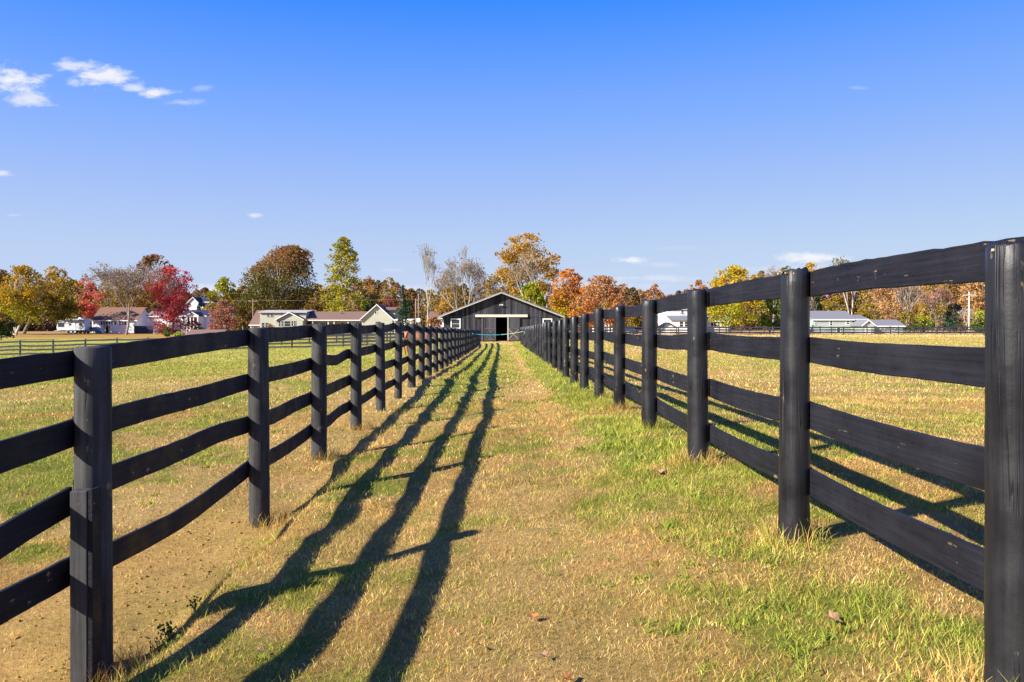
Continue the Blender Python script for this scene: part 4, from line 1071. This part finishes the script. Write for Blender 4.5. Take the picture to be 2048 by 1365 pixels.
tree('oak_tree', 'orange tinted skyline tree right of the tulip tree', 'tree', 738, 552, 620, 34, 270, 'rust', 'round', 800, .6, 'bark', 10)
tree('spruce_tree', 'dark green evergreen behind the sage house garage', 'tree', 737, 595, 650, 40, 214, 'conifer', 'round', 900, .5, 'bark', 12, top='green')
tree('plum_tree', 'dark wine red tree behind the sage house garage', 'tree', 776, 592, 645, 36, 218, 'wine', 'round', 950, .45, 'bark', 12, low='dusty')
tree('spruce_tree', 'thin sparse spruce standing right of the sage house garage', 'tree', 806, 570, 655, 26, 150, 'blueconifer', 'cone', 900, .4, 'bark', 26, lobe_r=.35)
tree('spruce_tree', 'dark spruce behind the two brown poles', 'tree', 817, 600, 655, 24, 190, 'conifer', 'dome', 800, .45, 'bark', 12)
bare('birch_tree', 'slim nearly leafless birch with pale trunk left of the barn', 850, 484, 665, 44, 122, 'palebark', 'grey', 260, .34, 5, 3, .42, tpx=855, leaf=.2, minr=.012, trunk_l=.5, thick=.24)
bare('oak_tree', 'big spreading oak with few brown leaves behind the barn', 925, 488, 660, 128, 150, 'greybark', 'brown', 900, .52, 6, 3, .20, multi=2, leaf=.28, minr=.018, trunk_l=.28, thick=.6)
tree('oak_tree', 'golden brown understory tree below the big bare oak', 'tree', 905, 568, 655, 84, 172, 'duskgold', 'dome', 2000, .5, 'bark', 20, low='rust')
tree('oak_tree', 'ochre tree left of the birch by the brown poles', 'tree', 862, 580, 660, 60, 190, 'duskgold', 'round', 1300, .55, 'greybark', 14, low='olive')
tree('cherry_tree', 'low rust coloured shrub beside the left barn corner', 'shrub', 868, 634, 668, 40, 112, 'rust', 'dome', 1100, .28, 'bark', 14)
tree('sycamore_tree', 'large amber sycamore rising directly behind the barn roof', 'tree', 1053, 467, 600, 124, 165, 'sycamore', 'round', 4200, .5, 'bark', 40, depth=4, lobe_r=.25, low='duskgold')
bare('sycamore_tree', 'white-limbed leafless sycamore in front of the amber tree behind the barn', 1062, 500, 640, 88, 128, 'palebark', 'sycamore', 260, .42, 5, 3, .25, minr=.028, leaf=.3, trunk_l=.42)
tree('oak_tree', 'muted ochre tree between the bare oak and the barn ridge', 'tree', 992, 545, 650, 60, 168, 'duskgold', 'round', 1700, .5, 'greybark', 18)
tree('maple_tree', 'bright yellow green maple behind the right slope of the barn roof', 'tree', 1062, 566, 650, 68, 122, 'ygreen', 'dome', 2500, .36, 'bark', 24, lobe_r=.27)
tree('maple_tree', 'vivid orange maple right of the barn roof', 'tree', 1136, 538, 650, 92, 146, 'orange', 'dome', 3200, .42, 'bark', 28, low='ygreen', lobe_r=.27)
tree('cherry_tree', 'wide rusty pink and orange tree behind the right fence', 'tree', 1205, 552, 655, 130, 138, 'rust', 'dome', 4200, .4, 'greybark', 36, low='orange', lobe_r=.24)
tree('oak_tree', 'small rust orange tree at the low point of the skyline', 'tree', 1310, 570, 655, 56, 200, 'rust', 'dome', 1500, .5, 'bark', 16)
tree('plum_tree', 'dark wine red tree left of the white two-storey house', 'tree', 1314, 620, 660, 26, 172, 'wine', 'round', 500, .4, 'bark', 10)
tree('maple_tree', 'small gold tree among the near posts left of the white house', 'tree', 1262, 612, 655, 46, 160, 'olive', 'dome', 1100, .4, 'bark', 12, top='orange')
tree('maple_tree', 'large golden maple with green lower boughs right of the white house', 'tree', 1470, 531, 650, 122, 150, 'maple2', 'dome', 4600, .42, 'bark', 38, low='ygreen', lobe_r=.25, tpx=1458)
tree('oak_tree', 'rust shoulder tree left of the large golden maple', 'tree', 1398, 560, 640, 46, 185, 'rust', 'round', 1000, .5, 'bark', 12, low='gold')
tree('yew_shrub', 'dark green tree right under the golden maple', 'tree', 1540, 590, 662, 44, 152, 'green', 'dome', 1300, .4, 'bark', 14)
tree('oak_tree', 'green crowned tree above the post right of the golden maple', 'tree', 1575, 533, 650, 56, 225, 'green', 'round', 1400, .6, 'bark', 16)
tree('maple_tree', 'gold topped tree showing over the top board near the second post', 'tree', 1622, 526, 650, 70, 240, 'gold', 'round', 1500, .65, 'bark', 16, low='olive')
bare('bare_tree', 'brown leafless tree on the skyline right of the golden maple', 1545, 530, 655, 52, 240, 'greybark', 'grey', 600, .5, 5, 3, .2)
tree('spruce_tree', 'dark spruce beside the chimney of the pale green house', 'tree', 1634, 592, 662, 50, 182, 'conifer', 'cone', 1500, .5, 'bark', 26, low='olive')
tree('maple_tree', 'olive green tree behind the pale green house roof', 'tree', 1672, 592, 655, 60, 196, 'olive', 'dome', 1500, .5, 'bark', 18)
bare('oak_tree', 'two-stemmed oak with pale trunks behind the pale green house', 1706, 515, 655, 84, 188, 'palebark', 'green', 900, .45, 5, 3, .25, multi=2, leaf=.5, trunk_l=.36)
tree('maple_tree', 'yellow and dark green rounded tree right of the pale green house', 'tree', 1735, 605, 662, 56, 184, 'olive', 'dome', 1500, .45, 'bark', 18, low='green')
tree('oak_tree', 'orange rust tree standing right behind the yellow and green one', 'tree', 1780, 556, 655, 96, 205, 'paleorange', 'round', 2700, .55, 'palebark', 24, top='rust')
bare('bare_tree', 'pale forked leafless tree before the orange woods', 1818, 555, 662, 60, 180, 'greybark', 'rust', 350, .5, 5, 3, .2, multi=2)
tree('willow_tree', 'weeping light green bush right of the pale green house', 'tree', 1816, 622, 664, 34, 168, 'olive', 'dome', 800, .4, 'bark', 12, low='green')
bare('bare_tree', 'dark leafless tree with reddish twigs before the far right woods', 1872, 575, 664, 64, 165, 'bark', 'dusty', 700, .55, 5, 3, .15)
tree('spruce_tree', 'blue green spruce left of the pale pole', 'tree', 1908, 606, 664, 44, 166, 'blueconifer', 'dome', 1300, .4, 'bark', 16)
tree('boxwood_shrub', 'light green undergrowth bush at the foot of the woods', 'shrub', 1848, 632, 666, 46, 172, 'green', 'dome', 900, .4, 'bark', 12, top='ygreen')
tree('oak_tree', 'orange tree behind the pale pole at far right', 'tree', 1950, 560, 655, 70, 195, 'paleorange', 'round', 1800, .55, 'bark', 18)
tree('boxwood_shrub', 'bright green bush right of the pale pole', 'shrub', 1962, 622, 666, 44, 160, 'green', 'dome', 1100, .4, 'bark', 12, top='lime')
bare('bare_tree', 'small white leafless tree left of the pale pole', 1930, 612, 664, 26, 155, 'greybark', 'grey', 0, .5, 4, 3, .2, minr=.03)
tree('oak_tree', 'olive brown tree in the woods above the pale green wing roof', 'tree', 1862, 548, 655, 90, 230, 'duskgold', 'round', 1900, .6, 'greybark', 18, low='olive')
tree('barberry_shrub', 'yellow shrub in front of the sage house windows', 'shrub', 541, 648, 662, 22, 172, 'gold', 'dome', 350, .25, 'bark', 8)

# far-off wood that closes the view: reads as one mass
def woodland():
    rg = np.random.default_rng(4242); V = []; F = []; K = []; nb = 0
    names = ['duskgold', 'brown', 'paleorange', 'olive', 'grey', 'duskgold', 'browngreen', 'dusty', 'grey']
    px = -420
    while px < 2500:
        Y = rg.uniform(270, 330)
        top = float(np.interp(px, [-420, 0, 140, 420, 480, 640, 760, 830, 1000, 1230, 1290, 1390, 1500, 1600, 1700, 2050, 2500],
                              [550, 556, 572, 580, 585, 575, 566, 582, 572, 574, 588, 584, 552, 542, 540, 552, 550])) + rg.uniform(-8, 12)
        w = rg.uniform(26, 44); cx = wx(px, Y); zt = wz(top, Y); rx = w * Y / FPX * .62; n = 1500
        t = rg.random(n) ** 1.15; a = rg.uniform(0, 6.28, n); rr = prof_dome(t) * np.sqrt(rg.random(n)) * rx
        rr *= .8 + .4 * vnoise(t * 6, a * 1.2, 1.0, int(px) & 255)
        c = np.stack([cx + np.cos(a) * rr, Y + np.sin(a) * rr, t * zt], 1)
        cols = np.array(PAL[names[rg.integers(0, len(names))]]) * .85
        v, f, k = leaves(rg, c, n, .85, cols[rg.integers(0, len(cols), n)])
        V.append(v); F.append(f + nb); K.append(k); nb += len(v)
        px += w * .42
    o = mesh_np('distant_woodland', np.concatenate(V), [np.concatenate(F)], M['leaf'], None, np.concatenate(K))
    tag(o, 'far-off autumn woodland closing the skyline behind the houses', 'woodland', kind='stuff')
woodland()

# ------------------------------------------------------------------ horse
def skinned(name, verts, edges, radii, mat, parent, sub=2, root=0):
    me = bpy.data.meshes.new(name); off = Vector(parent.location)
    me.from_pydata([tuple(Vector(v) - off) for v in verts], edges, [])
    o = bpy.data.objects.new(name, me); COL.objects.link(o)
    md = o.modifiers.new('Skin', 'SKIN'); md.use_smooth_shade = True
    for i, r in enumerate(radii):
        sv = me.skin_vertices[0].data[i]; sv.radius = r if isinstance(r, tuple) else (r, r)
        sv.use_root = (i == root)
    sb = o.modifiers.new('Subdivision', 'SUBSURF'); sb.levels = sub; sb.render_levels = sub
    dg = bpy.context.evaluated_depsgraph_get(); ev = o.evaluated_get(dg)
    m2 = bpy.data.meshes.new_from_object(ev); o.modifiers.clear(); o.data = m2; m2.name = name
    m2.materials.clear(); m2.materials.append(mat)
    m2.polygons.foreach_set("use_smooth", [True] * len(m2.polygons))
    o.parent = parent; return o
def horse():
    Y = 48; X = wx(806, Y); z = zgs(X + .8, Y)
    h = thing('horse', 'chestnut horse standing in the left paddock behind the fence', 'horse', (X + .75, Y, z))
    def p(a, s_, c): return (X + a, Y + s_ - a * .12, z + c)
    v = [p(.55, 0, 1.10), p(.22, 0, 1.20), p(.02, 0, 1.14), p(.95, 0, 1.08), p(1.3, 0, 1.14), p(1.5, 0, 1.12),
         p(1.68, 0, 1.34), p(1.86, 0, 1.56), p(1.98, 0, 1.68), p(2.16, 0, 1.56), p(2.34, 0, 1.40)]
    e = [(0, 1), (1, 2), (0, 3), (3, 4), (4, 5), (5, 6), (6, 7), (7, 8), (8, 9), (9, 10)]
    r = [(.27, .30), (.27, .30), (.17, .2), (.27, .30), (.25, .31), (.17, .22), (.14, .19), (.10, .14), (.10, .12), (.09, .10), (.06, .065)]
    for s_ in (-.16, .16):          # hind legs: stifle, hock, fetlock, hoof
        b_ = len(v); k = .12 if s_ > 0 else 0
        v += [p(.24 + k, s_, .86), p(.08 + k, s_, .56), p(.14 + k, s_, .16), p(.2 + k, s_, .03)]
        e += [(1, b_), (b_, b_ + 1), (b_ + 1, b_ + 2), (b_ + 2, b_ + 3)]; r += [(.14, .15), (.065, .07), (.045, .045), (.06, .05)]
    for s_ in (-.14, .14):          # fore legs
        b_ = len(v); k = -.1 if s_ > 0 else 0.04
        v += [p(1.34 + k, s_, .80), p(1.36 + k, s_, .48), p(1.34 + k, s_, .15), p(1.39 + k, s_, .03)]
        e += [(4, b_), (b_, b_ + 1), (b_ + 1, b_ + 2), (b_ + 2, b_ + 3)]; r += [(.10, .12), (.055, .058), (.042, .042), (.058, .05)]
    skinned('body', v, e, r, M['horse'], h)
    skinned('tail', [p(-.1, 0, 1.22), p(-.2, 0, 1.05), p(-.22, 0, .75), p(-.18, 0, .48)], [(0, 1), (1, 2), (2, 3)], [.04, .06, .07, .03], M['mane'], h, 1)
    skinned('mane', [p(1.50, 0, 1.40), p(1.64, 0, 1.56), p(1.78, 0, 1.72), p(1.93, 0, 1.82)], [(0, 1), (1, 2), (2, 3)], [(.04, .07)] * 4, M['mane'], h, 1)
    for s_ in (-.05, .05): MB().tube([p(1.97, s_, 1.76), p(1.98, s_ * 1.3, 1.90)], [.04, .008], 6).build('ear', M['horse'], h)
horse()

# ------------------------------------------------------------------ fallen leaves and weeds close by
def fallen(px, py, s_, ang, label, mat):
    z = 0.0
    for _ in range(6):
        Y = (CH - z) * FPX / (py - HY); X = wx(px, Y); z = zgs(X, Y) + .03
    mb = MB(); n = 12; vs = []
    for k in range(n):
        a = 2 * math.pi * k / n; rr = s_ * (1 if k % 2 else .62) * (1.25 if k in (0,) else 1)
        x, y = math.cos(a) * rr, math.sin(a) * rr * .62
        vs.append((x, y, .35 * s_ * (x / s_) ** 2 + .25 * s_ * (y / s_)))
    c, s2 = math.cos(ang), math.sin(ang)
    W = [(X + x * c - y * s2, Y + x * s2 + y * c, z + q) for x, y, q in vs] + [(X, Y, z)]
    mb.add(W, [(k, (k + 1) % n, n) for k in range(n)]); 
    W2 = [(a_, b_, q - .0015) for a_, b_, q in W]; mb.add(W2, [((k + 1) % n, k, n) for k in range(n)])
    o = mb.build('fallen_leaf', mat); tag(o, label, 'leaf', 'fallen leaves on the lane')
M['leaf1'] = simple('dry_orange_leaf', (.40, .17, .045), .7, .3, 60); M['leaf2'] = simple('dry_tan_leaf', (.40, .23, .11), .7, .3, 60)
for i, (px, py, s_, a, mt, lb) in enumerate([
    (1318, 940, .055, .4, 'leaf2', 'pale tan fallen leaf near the third right post'),
    (1668, 1238, .06, 1.2, 'leaf2', 'tan fallen leaf among green weeds near the nearest right post'),
    (1135, 1356, .04, 1.5, 'leaf1', 'upright orange leaf at the bottom edge of the lane'),
    (1065, 1232, .035, .2, 'leaf1', 'small orange leaf on the dry middle of the lane'),
    (958, 1290, .03, 2.2, 'leaf1', 'rusty leaf beside the end of the rightmost shadow stripe'),
    (1000, 923, .03, .9, 'leaf1', 'orange leaf at the tip of a post shadow'),
    (1045, 908, .03, 2.0, 'leaf1', 'orange leaf on the lane centre just past the post shadows'),
    (1745, 1075, .05, 2.6, 'leaf2', 'tan leaf in the grass under the lowest right board'),
    (1088, 1310, .028, 1.0, 'leaf2', 'pale leaf sliver standing in the brown grass'),
    (520, 1300, .03, 1.9, 'leaf2', 'pale leaf lying in the second shadow stripe')]):
    fallen(px, py, s_, a, lb, M[mt])
def weed(label, x, y, s_, n, seed):
    rg = np.random.default_rng(seed); root = thing('weed_plant', label, 'weed', (x, y, zgs(x, y)))
    z = zgs(x, y)
    P = [(np.array([x, y, z]), np.array([x + rg.normal(0, .05) * s_, y + rg.normal(0, .05) * s_, z + rg.uniform(.08, .16) * s_]), .003, .0015) for _ in range(6)]
    v, f = tubes(P, 4); mesh_np('stem', v, [f], M['stem'], root)
    c = np.array([p[1] for p in P])[rg.integers(0, 6, n * 2)] + rg.normal(0, .04, (n * 2, 3)) * s_; c[:, 2] = np.maximum(c[:, 2], z + .01)
    cols = np.array([[.06, .12, .03], [.10, .17, .03], [.16, .22, .04]])[rg.integers(0, 3, n * 2)]
    v, f, k = leaves(rg, c, n * 2, .034 * s_, cols); mesh_np('foliage', v, [f], M['leaf'], root, k)
M['stem'] = simple('weed_stem', (.14, .16, .05), .7)
weed('dark leafy weed growing on the bank edge right of the nearest left post', -1.80, 4.42, .62, 46, 1)
weed('smaller leafy weed further up the bank from the dark one', -1.78, 4.75, .5, 24, 2)
weed('low green weed in shadow at the foot of the bank', -1.72, 4.12, .55, 26, 3)

# ------------------------------------------------------------------ sun, sky, camera
to_sun = Vector((-2.06, -1.26, 1.36)).normalized()
sun = bpy.data.lights.new('sun', 'SUN'); sun.energy = 5.0; sun.angle = R(.53); sun.color = (1.0, .93, .80)
so = bpy.data.objects.new('sun', sun); COL.objects.link(so); so.rotation_euler = to_sun.to_track_quat('Z', 'Y').to_euler()
so.location = (0, 0, 60)
w = bpy.data.worlds.new('World'); S.world = w; w.use_nodes = True; nt = w.node_tree; L = nt.links
bg = nt.nodes['Background']
sky = nn(nt, 'ShaderNodeTexSky', sky_type='NISHITA'); sky.sun_disc = False
sky.sun_elevation = math.asin(to_sun.z); sky.sun_rotation = math.atan2(to_sun.x, to_sun.y)
sky.air_density = 1.0; sky.dust_density = .6; sky.ozone_density = 2.0; sky.altitude = 100
STR = .11
hs = nn(nt, 'ShaderNodeHueSaturation'); hs.inputs['Saturation'].default_value = 1.2; EXPO = 1.08; hs.inputs['Value'].default_value = 1.0
L.new(sky.outputs[0], hs.inputs['Color'])
tc = nn(nt, 'ShaderNodeTexCoord').outputs['Generated']
sx = nn(nt, 'ShaderNodeSeparateXYZ'); L.new(tc, sx.inputs[0])
def mth(op, a, b_=None, c=None):
    n = nn(nt, 'ShaderNodeMath', operation=op)
    for i, v in enumerate((a, b_, c)):
        if v is None: continue
        if hasattr(v, 'is_output'): L.new(v, n.inputs[i])
        else: n.inputs[i].default_value = v
    return n.outputs[0]
yy = mth('MAXIMUM', sx.outputs[1], .05)
u = mth('DIVIDE', sx.outputs[0], yy); v_ = mth('DIVIDE', sx.outputs[2], yy)
cv = nn(nt, 'ShaderNodeCombineXYZ'); L.new(u, cv.inputs[0]); L.new(v_, cv.inputs[1])
n1 = noise(nt, cv.outputs[0], 1, 6, .62, (17, 34, 1)); n2 = noise(nt, cv.outputs[0], 1, 5, .6, (50, 110, 1))
nz = mth('ADD', mth('MULTIPLY', n1, .62), mth('MULTIPLY', n2, .38))
tot = None
for (px, py, rx, ry, dens) in [(18, 160, 95, 36, 1), (60, 200, 80, 20, .75), (158, 131, 62, 20, .75), (206, 152, 66, 27, .95), (270, 176, 34, 15, .7), (312, 187, 52, 18, .95), (148, 163, 20, 14, .45), (365, 205, 50, 10, .35), (400, 176, 30, 9, .25),
                               (505, 431, 24, 8, .9), (1262, 521, 46, 10, .95), (1330, 530, 60, 7, .25), (1606, 516, 105, 15, 1.0), (1310, 557, 110, 9, .4), (1230, 572, 150, 12, .3), (1600, 540, 160, 16, .25), (5, 346, 32, 11, .7), (30, 431, 26, 5, .3),
                               (100, 575, 200, 14, .4), (430, 580, 110, 16, .6), (800, 578, 100, 10, .4), (1715, 176, 26, 5, .15), (785, 540, 34, 5, .2), (1350, 497, 70, 5, .1)]:
    a = mth('DIVIDE', mth('SUBTRACT', u, (px - VX) / FPX), rx / FPX); b_ = mth('DIVIDE', mth('SUBTRACT', v_, (HY - py) / FPX), ry / FPX)
    d = mth('SQRT', mth('ADD', mth('MULTIPLY', a, a), mth('MULTIPLY', b_, b_)))
    q = mth('SUBTRACT', mth('ADD', mth('MULTIPLY', nz, 3.6), -1.0), d)      # noise eats the edge
    mr = nn(nt, 'ShaderNodeMapRange', interpolation_type='SMOOTHSTEP'); L.new(q, mr.inputs[0])
    mr.inputs[1].default_value = -.12; mr.inputs[2].default_value = .75; mr.inputs[3].default_value = 0; mr.inputs[4].default_value = dens
    tot = mr.outputs[0] if tot is None else mth('MAXIMUM', tot, mr.outputs[0])
tot = mth('MULTIPLY', tot, mth('GREATER_THAN', sx.outputs[1], .1))
KS = STR * 2 ** EXPO
sp_c = nn(nt, 'ShaderNodeSeparateColor'); L.new(hs.outputs[0], sp_c.inputs[0]); cb = nn(nt, 'ShaderNodeCombineColor')
for ci, pts in enumerate(([(0, 0), (.06, .015), (.127, .053), (.202, .223), (.337, .397), (.497, .508), (1, .9)],
                          [(0, 0), (.15, .12), (.283, .275), (.413, .434), (.604, .552), (.716, .625), (1, .82)],
                          [(0, .15), (.3, .80), (.552, .99), (.708, .99), (.847, .945), (1, .95)])):
    fc = nn(nt, 'ShaderNodeFloatCurve'); cu = fc.mapping.curves[0]; fc.mapping.use_clip = False
    while len(cu.points) < len(pts): cu.points.new(.5, .5)
    for p_, q_ in zip(cu.points, pts): p_.location = q_
    fc.mapping.extend = 'HORIZONTAL'; fc.mapping.update()
    L.new(mth('MULTIPLY', sp_c.outputs[ci], STR * 1.366), fc.inputs['Value']); L.new(mth('DIVIDE', fc.outputs[0], KS), cb.inputs[ci])
el = ramp(nt, sx.outputs[2], [(0, (.58, .685, .87)), (.03, (.565, .68, .875)), (.10, (.49, .635, .895)), (.154, (.397, .560, .935)), (.245, (.223, .434, 1.0)), (.366, (.053, .275, 1.0)), (.7, (.018, .13, .75)), (1, (.014, .09, .6))])
elk = nn(nt, 'ShaderNodeVectorMath', operation='SCALE'); L.new(el, elk.inputs[0]); elk.inputs['Scale'].default_value = 1 / KS
skc = mixc(nt, .82, cb.outputs[0], elk.outputs[0])
cl = mixc(nt, tot, skc, (.91 / KS, .92 / KS, .97 / KS))
L.new(cl, bg.inputs[0]); bg.inputs[1].default_value = STR

cam = bpy.data.cameras.new('camera'); co = bpy.data.objects.new('camera', cam); COL.objects.link(co); S.camera = co
co.location = (0, 0, CH); co.rotation_euler = (R(90), 0, 0)
cam.sensor_width = 36; cam.lens = FPX / 2048 * 36; cam.shift_x = (1024 - VX) / 2048; cam.shift_y = -(682.5 - HY) / 2048
cam.clip_end = 6000; cam.clip_start = .05
S.view_settings.view_transform = 'Standard'; S.view_settings.look = 'None'; S.view_settings.exposure = EXPO; S.view_settings.gamma = 1
S.cycles.max_bounces = 6; S.cycles.diffuse_bounces = 3; S.cycles.transmission_bounces = 4
